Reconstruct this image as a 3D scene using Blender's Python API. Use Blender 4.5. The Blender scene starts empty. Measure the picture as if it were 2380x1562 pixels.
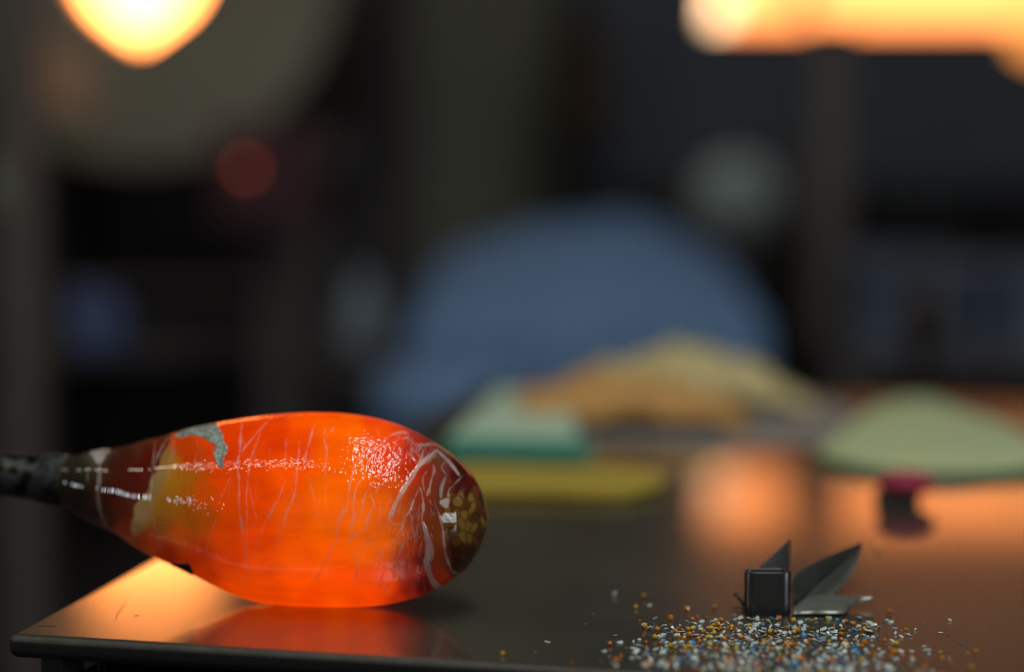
import bpy, bmesh, math, random
import numpy as np
from mathutils import Vector, Matrix

random.seed(7)
rng = np.random.default_rng(7)
SC = bpy.context.scene
COL = SC.collection

# ------------------------------------------------------------------ camera, world, lights, exposure
F, CX, CY, PITCH, CAMH = 5620.0, 1190.0, 781.0, math.radians(6.4), 0.297
cam = bpy.data.cameras.new('camera')
cam.lens = 85.0
cam.sensor_width = 36.0
cam.clip_start, cam.clip_end = 0.05, 60
cam.dof.use_dof = True
cam.dof.focus_distance = 1.275
cam.dof.aperture_fstop = 1.62
cam_ob = bpy.data.objects.new('camera', cam)
cam_ob.location = (0, 0, CAMH)
cam_ob.rotation_euler = (math.radians(90) - PITCH, 0, 0)
COL.objects.link(cam_ob)
SC.camera = cam_ob

SC.view_settings.view_transform = 'Standard'
SC.view_settings.look = 'None'
SC.view_settings.exposure = 0.0
SC.view_settings.gamma = 1.0
SC.view_settings.use_curve_mapping = False
SC.cycles.use_denoising = True
SC.cycles.sample_clamp_indirect = 6.0
SC.cycles.caustics_reflective = False
SC.cycles.caustics_refractive = False
SC.cycles.max_bounces = 8

world = bpy.data.worlds.new('world')
SC.world = world
world.use_nodes = True
world.node_tree.nodes['Background'].inputs[0].default_value = (0.30, 0.36, 0.45, 1)
world.node_tree.nodes['Background'].inputs[1].default_value = 0.02


def area(name, loc, target, sx, sy, radiance, color):
    l = bpy.data.lights.new(name, 'AREA')
    l.shape = 'RECTANGLE'
    l.size, l.size_y = sx, sy
    l.energy = radiance * math.pi * sx * sy
    l.color = color
    o = bpy.data.objects.new(name, l)
    o.location = loc
    d = Vector(target) - Vector(loc)
    o.rotation_euler = d.to_track_quat('-Z', 'Y').to_euler()
    COL.objects.link(o)
    return o


# daylight through the windows and the skylight of the workshop (all behind or beside the camera)
area('daylight_left', (-3.38, 0.55, 0.36), (0, 0.55, 0.36), 0.75, 0.28, 24, (0.82, 0.91, 1.0))
area('daylight_right', (3.08, -0.35, 0.40), (0, -0.35, 0.40), 0.9, 0.75, 14, (0.85, 0.93, 1.0))
roof = area('daylight_roof', (0.34, 0.62, 2.60), (0.34, 0.62, 0), 0.33, 2.6, 15, (0.92, 0.96, 1.0))
roof.rotation_euler = (0, 0, math.radians(7))

# ------------------------------------------------------------------ helpers
cp, sp = math.cos(PITCH), math.sin(PITCH)


def ray(x, y):
    a, c = (x - CX) / F, -(y - CY) / F
    return np.array([a, cp + c * sp, -sp + c * cp])


def P(x, y, Z):                       # picture direction taken to the depth Z (metres along +Y)
    d = ray(x, y)
    return np.array([0, 0, CAMH]) + d * (Z / d[1])


def T(x, y, z=0.0):                   # where that direction meets a level plane
    d = ray(x, y)
    return np.array([0, 0, CAMH]) + d * ((z - CAMH) / d[2])


def proj(V):
    q = V - np.array([0, 0, CAMH])
    zc = q[..., 1] * cp - q[..., 2] * sp
    yc = q[..., 1] * sp + q[..., 2] * cp
    return CX + F * q[..., 0] / zc, CY - F * yc / zc


def link(name, me, mat=None, parent=None):
    o = bpy.data.objects.new(name, me)
    COL.objects.link(o)
    if mat is not None and len(me.materials) == 0:
        me.materials.append(mat)
    if parent is not None:
        o.parent = parent
    return o


def tag(o, label=None, cat=None, group=None, kind=None):
    for k, v in (('label', label), ('category', cat), ('group', group), ('kind', kind)):
        if v:
            o[k] = v
    return o


def empty(name, loc=(0, 0, 0), rz=0.0):
    o = bpy.data.objects.new(name, None)
    o.location = loc
    o.rotation_euler = (0, 0, rz)
    o.empty_display_size = 0.02
    COL.objects.link(o)
    return o


def bm_obj(name, bm, mat, parent=None, smooth=False, loc=None, bevel=0, seg=2, sub=0):
    me = bpy.data.meshes.new(name)
    bmesh.ops.recalc_face_normals(bm, faces=bm.faces)
    bm.to_mesh(me)
    bm.free()
    if smooth:
        me.polygons.foreach_set('use_smooth', [True] * len(me.polygons))
    o = link(name, me, mat, parent)
    if loc is not None:
        o.location = loc
    if bevel:
        m = o.modifiers.new('bevel', 'BEVEL')
        m.width, m.segments, m.limit_method, m.angle_limit = bevel, seg, 'ANGLE', math.radians(40)
    if sub:
        m = o.modifiers.new('subsurf', 'SUBSURF')
        m.levels = m.render_levels = sub
    return o


def add_box(bm, c, s, M=None):
    m = Matrix.Translation(c) @ Matrix.Diagonal((*s, 1))
    if M is not None:
        m = M @ m
    return bmesh.ops.create_cube(bm, size=1, matrix=m)['verts']


def box(name, c, s, mat, parent=None, bevel=0.004, rz=0):
    bm = bmesh.new()
    add_box(bm, c, s, Matrix.Rotation(rz, 4, 'Z') if rz else None)
    return bm_obj(name, bm, mat, parent, bevel=bevel)


def add_lathe(bm, prof, n=48, M=None, caps=True):
    """prof: list of (radius, height) turned about Z"""
    M = M or Matrix.Identity(4)
    rings = []
    for r, z in prof:
        rings.append([bm.verts.new(M @ Vector((r * math.cos(2 * math.pi * k / n), r * math.sin(2 * math.pi * k / n), z))) for k in range(n)])
    for a, b in zip(rings, rings[1:]):
        for k in range(n):
            bm.faces.new((a[k], a[(k + 1) % n], b[(k + 1) % n], b[k]))
    if caps:
        bm.faces.new(rings[0][::-1])
        bm.faces.new(rings[-1])


def lathe(name, prof, mat, parent=None, n=48, M=None, caps=True, smooth=True, loc=None):
    bm = bmesh.new()
    add_lathe(bm, prof, n, M, caps)
    return bm_obj(name, bm, mat, parent, smooth=smooth, loc=loc)


def add_tube(bm, pts, r, n=10):
    pts = [Vector(p) for p in pts]
    rr = r if hasattr(r, '__len__') else [r] * len(pts)
    rings, ref = [], None
    for i, p in enumerate(pts):
        t = (pts[min(i + 1, len(pts) - 1)] - pts[max(i - 1, 0)]).normalized()
        if ref is None:
            ref = Vector((0, 0, 1)) if abs(t.z) < 0.9 else Vector((1, 0, 0))
        u = (ref - t * ref.dot(t)).normalized()
        w = t.cross(u)
        ref = u
        rings.append([bm.verts.new(p + rr[i] * (math.cos(2 * math.pi * k / n) * u + math.sin(2 * math.pi * k / n) * w)) for k in range(n)])
    for a, b in zip(rings, rings[1:]):
        for k in range(n):
            bm.faces.new((a[k], a[(k + 1) % n], b[(k + 1) % n], b[k]))
    bm.faces.new(rings[0][::-1])
    bm.faces.new(rings[-1])


def smooth_curve(pts, n):
    """Catmull-Rom through the points, n samples"""
    p = np.array(pts, float)
    q = np.vstack([2 * p[0] - p[1], p, 2 * p[-1] - p[-2]])
    out = []
    for t in np.linspace(0, len(p) - 1 - 1e-9, n):
        i = int(t)
        u = t - i
        a, b, c, d = q[i], q[i + 1], q[i + 2], q[i + 3]
        out.append(0.5 * (2 * b + (c - a) * u + (2 * a - 5 * b + 4 * c - d) * u * u + (3 * b - a - 3 * c + d) * u ** 3))
    return np.array(out)


def sheet_mesh(name, grid, thick, mat, parent=None):
    """a curved sheet with real thickness from a grid of points (rows x cols x 3)"""
    g = np.array(grid, float)
    R, C = g.shape[:2]
    du = np.gradient(g, axis=1)
    dv = np.gradient(g, axis=0)
    n = np.cross(du, dv)
    n /= np.maximum(np.linalg.norm(n, axis=2, keepdims=True), 1e-12)
    bm = bmesh.new()
    A = [[bm.verts.new(g[i, j] + n[i, j] * thick / 2) for j in range(C)] for i in range(R)]
    B = [[bm.verts.new(g[i, j] - n[i, j] * thick / 2) for j in range(C)] for i in range(R)]
    for i in range(R - 1):
        for j in range(C - 1):
            bm.faces.new((A[i][j], A[i][j + 1], A[i + 1][j + 1], A[i + 1][j]))
            bm.faces.new((B[i + 1][j], B[i + 1][j + 1], B[i][j + 1], B[i][j]))
    loop = [(i, 0) for i in range(R)] + [(R - 1, j) for j in range(1, C)] + [(i, C - 1) for i in range(R - 2, -1, -1)] + [(0, j) for j in range(C - 2, 0, -1)]
    for (a, b), (c, d) in zip(loop, loop[1:] + loop[:1]):
        bm.faces.new((A[a][b], A[c][d], B[c][d], B[a][b]))
    return bm_obj(name, bm, mat, parent, smooth=True)


# ------------------------------------------------------------------ materials
def mat(name, color, rough=0.5, metal=0.0, spec=0.5, noise=None, bump=None, emit=None, ior=None, coat=0.0, trans=0.0, sheen=0.0):
    """noise = (scale, other colour, contrast), bump = (scale, strength, distance)"""
    m = bpy.data.materials.new(name)
    m.use_nodes = True
    nt = m.node_tree
    b = nt.nodes['Principled BSDF']
    b.inputs['Base Color'].default_value = (*color, 1)
    b.inputs['Roughness'].default_value = rough
    b.inputs['Metallic'].default_value = metal
    b.inputs['Specular IOR Level'].default_value = spec
    b.inputs['Coat Weight'].default_value = coat
    b.inputs['Transmission Weight'].default_value = trans
    b.inputs['Sheen Weight'].default_value = sheen
    if ior:
        b.inputs['IOR'].default_value = ior
    if emit:
        b.inputs['Emission Color'].default_value = (*emit[0], 1)
        b.inputs['Emission Strength'].default_value = emit[1]
    tc = nt.nodes.new('ShaderNodeTexCoord')
    if noise:
        n = nt.nodes.new('ShaderNodeTexNoise')
        n.inputs['Scale'].default_value = noise[0]
        n.inputs['Detail'].default_value = 5
        r = nt.nodes.new('ShaderNodeValToRGB')
        w = noise[2] if len(noise) > 2 else 0.2
        r.color_ramp.elements[0].position = 0.5 - w
        r.color_ramp.elements[1].position = 0.5 + w
        r.color_ramp.elements[0].color = (*color, 1)
        r.color_ramp.elements[1].color = (*noise[1], 1)
        nt.links.new(tc.outputs['Object'], n.inputs['Vector'])
        nt.links.new(n.outputs['Fac'], r.inputs['Fac'])
        nt.links.new(r.outputs['Color'], b.inputs['Base Color'])
    if bump:
        n2 = nt.nodes.new('ShaderNodeTexNoise')
        n2.inputs['Scale'].default_value = bump[0]
        n2.inputs['Detail'].default_value = 4
        bp = nt.nodes.new('ShaderNodeBump')
        bp.inputs['Strength'].default_value = bump[1]
        bp.inputs['Distance'].default_value = bump[2]
        nt.links.new(tc.outputs['Object'], n2.inputs['Vector'])
        nt.links.new(n2.outputs['Fac'], bp.inputs['Height'])
        nt.links.new(bp.outputs['Normal'], b.inputs['Normal'])
    return m


def emitter(name, color, strength):
    return mat(name, (0.02, 0.02, 0.02), emit=(color, strength))


M_wall = mat('dark plaster', (0.085, 0.080, 0.070), 0.9, noise=(2.0, (0.06, 0.056, 0.05)))
M_floor = mat('sooty concrete', (0.05, 0.047, 0.042), 0.85, noise=(3.0, (0.03, 0.028, 0.026)))
M_ceil = mat('ceiling boards', (0.22, 0.215, 0.20), 0.9)
M_white = mat('white plaster', (0.45, 0.46, 0.45), 0.9)
M_black = mat('black iron', (0.070, 0.056, 0.054), 0.8, noise=(30, (0.085, 0.069, 0.066)))
M_frame = mat('dark painted steel', (0.035, 0.034, 0.033), 0.5)
M_kiln = mat('navy enamelled steel', (0.046, 0.054, 0.070), 0.6, noise=(4, (0.034, 0.040, 0.054)))
M_drum = mat('grey green drum steel', (0.27, 0.245, 0.175), 0.8, noise=(5, (0.22, 0.19, 0.13)))
M_litpatch = mat('painted orange light', (0.60, 0.34, 0.19), 0.9, noise=(12, (0.46, 0.27, 0.16)))
M_olive = mat('olive painted panel', (0.30, 0.28, 0.20), 0.8, noise=(3, (0.24, 0.235, 0.18)))
M_post = mat('brown primer', (0.135, 0.104, 0.085), 0.8, noise=(6, (0.10, 0.082, 0.07)))
M_sage = mat('sage green paint', (0.34, 0.40, 0.31), 0.7)
M_blue = mat('blue canvas', (0.155, 0.265, 0.43), 0.9, noise=(9, (0.125, 0.22, 0.37)), bump=(14, 0.5, 0.01))
M_slate = mat('slate blue plastic', (0.075, 0.10, 0.14), 0.6)
M_rag = mat('blue rag', (0.10, 0.15, 0.29), 0.9)
M_jar = mat('grey glazed stoneware', (0.34, 0.42, 0.47), 0.5)
M_dial = mat('dial face grey', (0.36, 0.44, 0.42), 0.6)
M_maroon = mat('maroon leather', (0.055, 0.012, 0.018), 0.6)
M_brownleather = mat('brown leather', (0.055, 0.030, 0.012), 0.7)
M_winframe = mat('window frame paint', (0.3, 0.3, 0.28), 0.6)

# ------------------------------------------------------------------ the room
XL, XR, YB, YF, ZF, ZC = -3.5, 3.2, 6.2, -3.0, -0.92, 2.7


def struct(o):
    o['kind'] = 'structure'
    return o


def wall(name, c, s, m):
    bm = bmesh.new()
    add_box(bm, c, s)
    return struct(bm_obj(name, bm, m))


H = ZC - ZF
wall('floor', ((XL + XR) / 2, (YB + YF) / 2, ZF - 0.05), (XR - XL + 0.2, YB - YF + 0.2, 0.1), M_floor)
wall('ceiling', ((XL + XR) / 2, (YB + YF) / 2, ZC + 0.05), (XR - XL + 0.2, YB - YF + 0.2, 0.1), M_ceil)
wall('wall_back', ((XL + XR) / 2, YB + 0.05, (ZF + ZC) / 2), (XR - XL, 0.1, H), M_wall)
wall('wall_front', ((XL + XR) / 2, YF - 0.05, (ZF + ZC) / 2), (XR - XL, 0.1, H), M_white)
wall('wall_left', (XL - 0.05, (YB + YF) / 2, (ZF + ZC) / 2), (0.1, YB - YF, H), M_wall)
wall('wall_right', (XR + 0.05, (YB + YF) / 2, (ZF + ZC) / 2), (0.1, YB - YF, H), M_wall)


def window(name, c, wy, hz, nrm):
    """a wall window on a side wall: frame bars around the daylight opening"""
    bm = bmesh.new()
    x, y, z = c
    t = 0.05
    for dy, dz, sy, sz in ((-wy / 2 - t / 2, 0, t, hz + 2 * t), (wy / 2 + t / 2, 0, t, hz + 2 * t), (0, hz / 2 + t / 2, wy, t), (0, -hz / 2 - t / 2, wy, t)):
        add_box(bm, (x + nrm * 0.05, y + dy, z + dz), (0.10, sy, sz))
    f = struct(bm_obj(name, bm, M_winframe))
    bm = bmesh.new()
    for k in ((-0.30, -0.08, 0.10, 0.31) if nrm > 0 else (-0.28, -0.02, 0.24)):
        add_box(bm, (x + nrm * 0.14, y + k * wy, z), (0.025, 0.105, hz))
    add_box(bm, (x + nrm * 0.14, y, z + hz * 0.12), (0.025, wy, 0.03))
    if nrm < 0:
        add_box(bm, (x + nrm * 0.14, y, z - hz * 0.22), (0.025, wy, 0.05))
    bm_obj('mullion', bm, M_winframe, f)
    return f


window('window_1', (XL, 0.55, 0.36), 0.80, 0.32, 1)
window('window_2', (XR, -0.35, 0.40), 0.95, 0.80, -1)

# a row of ceiling fluorescent fittings on the side of the room the pipe comes from
M_tube = emitter('fluorescent diffuser', (1.0, 0.93, 0.74), 34)
pA, pB = Vector((-3.35, 1.45, 2.45)), Vector((-0.75, 0.10, 2.45))
dAB = (pB - pA).normalized()
ang = math.atan2(dAB.y, dAB.x)
NL = 4
for k in range(NL):
    c = pA.lerp(pB, (k + 0.5) / NL)
    r = empty('ceiling_light', c, ang)
    tag(r, ('first', 'second', 'third', 'fourth')[k] + ' white fluorescent ceiling fitting counted from the left wall', 'light', 'fluorescent fittings in a row')
    L = (pB - pA).length / NL * 0.82
    bm = bmesh.new()
    add_box(bm, (0, 0, 0.035), (L, 0.14, 0.04))
    add_box(bm, (-L * 0.35, 0, 0.15), (0.01, 0.01, 0.2))
    add_box(bm, (L * 0.35, 0, 0.15), (0.01, 0.01, 0.2))
    bm_obj('housing', bm, M_winframe, r)
    bm = bmesh.new()
    add_box(bm, (0, 0, 0), (L * 0.97, 0.030, 0.028))
    bm_obj('diffuser', bm, M_tube, r, bevel=0.01)

# ------------------------------------------------------------------ marver (steel table)
def table_material():
    m = bpy.data.materials.new('blackened steel plate')
    m.use_nodes = True
    nt = m.node_tree
    b = nt.nodes['Principled BSDF']
    tc = nt.nodes.new('ShaderNodeTexCoord')
    n = nt.nodes.new('ShaderNodeTexNoise')
    n.inputs['Scale'].default_value = 7
    n.inputs['Detail'].default_value = 6
    r = nt.nodes.new('ShaderNodeValToRGB')
    r.color_ramp.elements[0].color = (0.052, 0.048, 0.032, 1)
    r.color_ramp.elements[1].color = (0.078, 0.070, 0.047, 1)
    r.color_ramp.elements[0].position, r.color_ramp.elements[1].position = 0.35, 0.65
    nt.links.new(tc.outputs['Object'], n.inputs['Vector'])
    nt.links.new(n.outputs['Fac'], r.inputs['Fac'])
    nt.links.new(r.outputs['Color'], b.inputs['Base Color'])
    b.inputs['IOR'].default_value = 1.8
    b.inputs['Coat Weight'].default_value = 0.78
    b.inputs['Coat Roughness'].default_value = 0.045
    b.inputs['Coat IOR'].default_value = 1.48
    # fine mill grain, stretched, plus faint scratches
    mp = nt.nodes.new('ShaderNodeMapping')
    mp.inputs['Scale'].default_value = (90, 420, 1)
    g = nt.nodes.new('ShaderNodeTexNoise')
    g.inputs['Scale'].default_value = 3
    g.inputs['Detail'].default_value = 4
    nt.links.new(tc.outputs['Object'], mp.inputs['Vector'])
    nt.links.new(mp.outputs['Vector'], g.inputs['Vector'])
    rr = nt.nodes.new('ShaderNodeMapRange')
    rr.inputs['To Min'].default_value, rr.inputs['To Max'].default_value = 0.20, 0.30
    nt.links.new(n.outputs['Fac'], rr.inputs['Value'])
    nt.links.new(rr.outputs['Result'], b.inputs['Roughness'])
    bp = nt.nodes.new('ShaderNodeBump')
    bp.inputs['Strength'].default_value = 0.10
    bp.inputs['Distance'].default_value = 0.0004
    nt.links.new(g.outputs['Fac'], bp.inputs['Height'])
    nt.links.new(bp.outputs['Normal'], b.inputs['Normal'])
    bp2 = nt.nodes.new('ShaderNodeBump')
    bp2.inputs['Strength'].default_value = 0.03
    bp2.inputs['Distance'].default_value = 0.0003
    nt.links.new(g.outputs['Fac'], bp2.inputs['Height'])
    nt.links.new(bp2.outputs['Normal'], b.inputs['Coat Normal'])
    return m


M_plate = table_material()
M_flank_shade = mat('plate flank with painted shade', (0.010, 0.009, 0.008), 0.7)  # plate flank set near black, its shade put into the colour
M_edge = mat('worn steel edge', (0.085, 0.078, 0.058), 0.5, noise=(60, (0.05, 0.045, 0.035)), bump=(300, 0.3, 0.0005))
cor = T(13, 1476)
TH = math.radians(-13.45)
marver = empty('marver_table', (cor[0], cor[1], 0), TH)
tag(marver, 'wide dark blackened steel work table with rounded corner and orange glow on its top', 'table')
TW, TD, TT = 1.25, 1.04, 0.0125
bm = bmesh.new()
vs = add_box(bm, (TW / 2, TD / 2, -TT / 2), (TW, TD, TT))
bmesh.ops.bevel(bm, geom=[e for e in bm.edges if abs(e.verts[0].co.z - e.verts[1].co.z) > 0.005], offset=0.006, segments=6, affect='EDGES', profile=0.5)
bmesh.ops.bevel(bm, geom=[e for e in bm.edges if abs(e.verts[0].co.z - e.verts[1].co.z) < 1e-5], offset=0.0046, segments=6, affect='EDGES', profile=0.5)
top = bm_obj('tabletop', bm, M_plate, marver)
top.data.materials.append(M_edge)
top.data.materials.append(M_flank_shade)
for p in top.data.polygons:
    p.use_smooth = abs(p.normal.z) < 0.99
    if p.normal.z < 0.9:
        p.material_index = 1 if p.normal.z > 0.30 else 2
for lx, ly in ((0.022, 0.022), (TW - 0.03, 0.022), (0.022, TD - 0.03), (TW - 0.03, TD - 0.03)):
    box('leg', (lx, ly, (-TT + ZF) / 2), (0.012 if lx < 1 else 0.03, 0.03, -TT - ZF), M_frame, marver, bevel=0.001)
bm = bmesh.new()
add_box(bm, (TW / 2, 0.075, -TT - 0.022), (TW - 0.06, 0.006, 0.044))
add_box(bm, (TW / 2, 0.050, -TT - 0.0135), (TW - 0.06, 0.045, 0.003))
bm_obj('front_rail', bm, M_black, marver, bevel=0.001)
box('back_rail', (TW / 2, TD - 0.05, -TT - 0.022), (TW - 0.06, 0.006, 0.044), M_black, marver, bevel=0.001)
box('side_rail', (0.05, TD / 2, -TT - 0.022), (0.006, TD - 0.1, 0.044), M_black, marver, bevel=0.001)
box('side_rail', (TW - 0.05, TD / 2, -TT - 0.022), (0.006, TD - 0.1, 0.044), M_black, marver, bevel=0.001)
# scratches: shallow dark scored lines in the plate
M_scr = mat('scored line', (0.02, 0.015, 0.01), 0.7)
for pl in ([(292, 1398), (285, 1412), (274, 1425), (270, 1440)], [(312, 1432), (318, 1430), (325, 1431)], [(88, 1455), (105, 1455.5), (130, 1457)]):
    bm = bmesh.new()
    pts = [T(*q) for q in smooth_curve(pl, 9)]
    add_tube(bm, [(q[0], q[1], 0.0) for q in pts], 0.00022, 6)
    o = bm_obj('scratch', bm, M_scr, marver)
    o.matrix_parent_inverse = (Matrix.Translation(marver.location) @ Matrix.Rotation(TH, 4, 'Z')).inverted()

# ------------------------------------------------------------------ background: glory hole furnace
ZG = 3.6
px = lambda n, Z: n * Z / F
gc = P(318, -85, ZG)
gh = empty('glory_hole_furnace', (gc[0], gc[1] + 0.3, ZF))
tag(gh, 'round grey drum furnace with white-hot glowing mouth on a dark stand', 'furnace')
zc = gc[2] - ZF
RD = px(470, ZG)
Rx = Matrix.Translation((0, 0, zc)) @ Matrix.Rotation(math.radians(90), 4, 'X')
# opening outline: a pointed round mouth
mouth = smooth_curve([(0, -180), (-62, -138), (-120, -85), (-162, 10), (-150, 110), (-90, 180), (0, 200), (90, 180), (150, 110), (162, 10), (122, -85), (62, -138), (0, -180)], 61)[:-1]
mouth = mouth * ZG / F
bm = bmesh.new()
n = len(mouth)
ang_m = np.arctan2(mouth[:, 1], mouth[:, 0])
oc = np.stack([np.cos(ang_m), np.sin(ang_m)], 1) * RD
rings = []
for pts, y in ((mouth, -0.22), (mouth, -0.30), (oc * 0.985, -0.30), (oc, -0.285), (oc, 0.35), (oc * 0.2, 0.36)):
    rings.append([bm.verts.new((q[0], y, zc + q[1])) for q in pts])
for a, b in zip(rings, rings[1:]):
    for k in range(n):
        bm.faces.new((a[k], a[(k + 1) % n], b[(k + 1) % n], b[k]))
bm.faces.new(rings[-1])
bm_obj('drum', bm, M_drum, gh)
bm = bmesh.new()
bm.faces.new([bm.verts.new((q[0] * 0.99, -0.225, zc + q[1] * 0.99)) for q in mouth])
r2 = bmesh.ops.extrude_face_region(bm, geom=bm.faces[:])
for v in r2['geom']:
    if isinstance(v, bmesh.types.BMVert):
        v.co.y += 0.02
M_hot = emitter('white hot furnace interior', (1.0, 0.30, 0.070), 1.0)
nt = M_hot.node_tree
tc = nt.nodes.new('ShaderNodeTexCoord')
sx_ = nt.nodes.new('ShaderNodeSeparateXYZ')
nt.links.new(tc.outputs['Object'], sx_.inputs[0])
mr = nt.nodes.new('ShaderNodeMapRange')
mr.inputs['From Min'].default_value, mr.inputs['From Max'].default_value = zc - 0.050, zc + 0.10
mr.inputs['To Min'].default_value, mr.inputs['To Max'].default_value = 16.0, 1.9
nt.links.new(sx_.outputs['Z'], mr.inputs['Value'])
nt.links.new(mr.outputs['Result'], nt.nodes['Principled BSDF'].inputs['Emission Strength'])
bm_obj('glowing_mouth', bm, M_hot, gh)
# raised patch whose colour stands in for orange light on the drum face
bm = bmesh.new()
for a0 in range(0, 9):
    pass
pts = smooth_curve([(-205, -180), (-250, -260), (-200, -330), (-110, -340), (-95, -250), (-150, -170), (-205, -180)], 25)[:-1] * ZG / F
f = bm.faces.new([bm.verts.new((q[0], -0.303, zc + q[1])) for q in pts])
r2 = bmesh.ops.extrude_face_region(bm, geom=[f])
for v in r2['geom']:
    if isinstance(v, bmesh.types.BMVert):
        v.co.y -= 0.012
bm_obj('lit_patch', bm, M_litpatch, gh)
for s in (-1, 1):
    for yy in (-0.2, 0.25):
        box('leg', (s * 0.24, yy, (zc - RD * 0.8) / 2), (0.05, 0.05, zc - RD * 0.8), M_black, gh)
box('cradle', (0, 0.02, zc - RD * 0.93), (0.60, 0.56, 0.05), M_black, gh)
box('stand_shelf', (0, 0.02, zc - RD * 0.93 - 0.30), (0.60, 0.56, 0.03), M_black, gh)
box('back_panel', (0, 0.30, (zc - RD) / 2), (0.62, 0.02, zc - RD * 1.05), M_black, gh)

# control box with a red pilot lamp
ZK = 3.25
q = P(600, 410, ZK)
cb = empty('control_box', (q[0], q[1], q[2]))
tag(cb, 'small dark maroon control box with one red pilot lamp lit', 'control box')
box('housing', (0.01, 0.05, 0), (px(250, ZK), 0.08, px(230, ZK)), M_maroon, cb, bevel=0.006)
lq = P(571, 392, ZK) - q
lathe('pilot_lamp', [(0.0001, 0.0), (0.0045, 0.001), (0.0055, 0.004), (0.0055, 0.012)], emitter('red pilot lamp', (1.0, 0.17, 0.06), 1.5), cb, n=20,
      M=Matrix.Translation((lq[0], 0.002, lq[2])) @ Matrix.Rotation(math.radians(-90), 4, 'X'))
box('wall_bracket', (0.01, 0.105, -0.25), (0.05, 0.03, 0.62), M_black, cb, bevel=0.004)
box('bracket_foot', (0.01, 0.105, (ZF - q[2]) / 2 - 0.2), (0.04, 0.03, abs(ZF - q[2]) - 0.4), M_black, cb, bevel=0.004)

# ------------------------------------------------------------------ kiln with a long glowing slot
ZQ = 3.85
qa, qb = P(1335, 430, ZQ), P(2620, -420, ZQ)
kc = ((qa[0] + qb[0]) / 2, ZQ + 0.35, ZF)
kiln = empty('annealing_kiln', kc)
tag(kiln, 'dark navy kiln with a long glowing orange slot along its front', 'kiln')
kw = qb[0] - qa[0]
zl = lambda y: P(0, y, ZQ)[2] - ZF
xl = lambda x: P(x, 0, ZQ)[0] - kc[0]
z_s0, z_s1 = zl(56), zl(-118)
bm = bmesh.new()
z_b, z_t = zl(440), zl(-460)
add_box(bm, (0, 0, (z_b + z_s0) / 2), (kw, 0.70, z_s0 - z_b))
add_box(bm, (0, 0, (z_s1 + z_t) / 2), (kw, 0.70, z_t - z_s1))
add_box(bm, (0, 0.10, (z_s0 + z_s1) / 2), (kw, 0.50, z_s1 - z_s0))
xs0 = xl(1650)
add_box(bm, ((-kw / 2 + xs0) / 2, -0.25, (z_s0 + z_s1) / 2), (xs0 + kw / 2, 0.2, z_s1 - z_s0))
bm_obj('kiln_body', bm, M_kiln, kiln, bevel=0.006)
M_slot = emitter('orange hot kiln slot', (1.0, 0.29, 0.075), 3.7)
box('glowing_slot', ((xs0 + kw / 2) / 2, -0.155, (z_s0 + z_s1) / 2), (kw / 2 - xs0 - 0.004, 0.02, z_s1 - z_s0 - 0.002), M_slot, kiln, bevel=0.001)
M_spot = emitter('hot burner port', (1.0, 0.62, 0.34), 4.5)
Ry = Matrix.Rotation(math.radians(90), 4, 'X')
lathe('burner_port', [(0.0001, 0.004), (0.030, 0.003), (0.033, -0.01)], M_spot, kiln, n=28, M=Matrix.Translation((xl(1680), -0.178, zl(8))) @ Ry)
lathe('burner_port', [(0.0001, 0.004), (0.046, 0.003), (0.05, -0.01)], emitter('orange burner port', (1.0, 0.34, 0.07), 1.8), kiln, n=28, M=Matrix.Translation((xl(2420), -0.352, zl(65))) @ Ry)
for s in (-1, 1):
    for yy in (-0.28, 0.28):
        box('leg', (s * (kw / 2 - 0.06), yy, z_b / 2), (0.06, 0.06, z_b), M_black, kiln)
box('slot_divider', (xl(1893), -0.20, (z_s0 + z_s1) / 2 + 0.012), (px(40, ZQ), 0.06, z_s1 - z_s0 - 0.028), M_kiln, kiln, bevel=0.002)
# post standing before the kiln
ZP = 3.5
q = P(1922, 500, ZP)
po = empty('steel_post', (q[0], ZP, ZF))
tag(po, 'brownish upright square steel post standing before the glowing kiln slot', 'post')
zt = P(0, 62, ZP)[2] - ZF
box('shaft', (0, 0, zt / 2), (px(84, ZP), 0.05, zt), M_post, po, bevel=0.004)
box('top_cap', (0, 0, zt + 0.004), (px(104, ZP), 0.065, 0.010), M_black, po, bevel=0.003)
box('base_plate', (0, 0, 0.006), (0.16, 0.16, 0.012), M_black, po, bevel=0.003)

# ------------------------------------------------------------------ other blurred background things
# left post and pale pipe
q = P(62, 700, 2.9)
lp = empty('iron_column', (q[0], 2.9, ZF))
tag(lp, 'tall brown iron column at the edge, beside the round furnace', 'column')
box('shaft', (0, 0, 1.2), (px(85, 2.9), 0.06, 2.4), M_post, lp, bevel=0.006)
box('foot_plate', (0, 0, 0.008), (0.14, 0.14, 0.016), M_black, lp, bevel=0.003)
q = P(2, 200, 3.4)
pp = empty('hose_pipe', (q[0], 3.4, ZF))
tag(pp, 'pale sage green pipe hanging down from above beside the round furnace', 'pipe')
z0 = P(0, 455, 3.4)[2] - ZF
lathe('pipe_length', [(0.026, z0), (0.026, ZC - ZF - 0.02)], M_sage, pp, n=24)
lathe('pipe_end', [(0.032, z0 - 0.01), (0.034, z0), (0.034, z0 + 0.03), (0.026, z0 + 0.035)], M_sage, pp, n=24)

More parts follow.
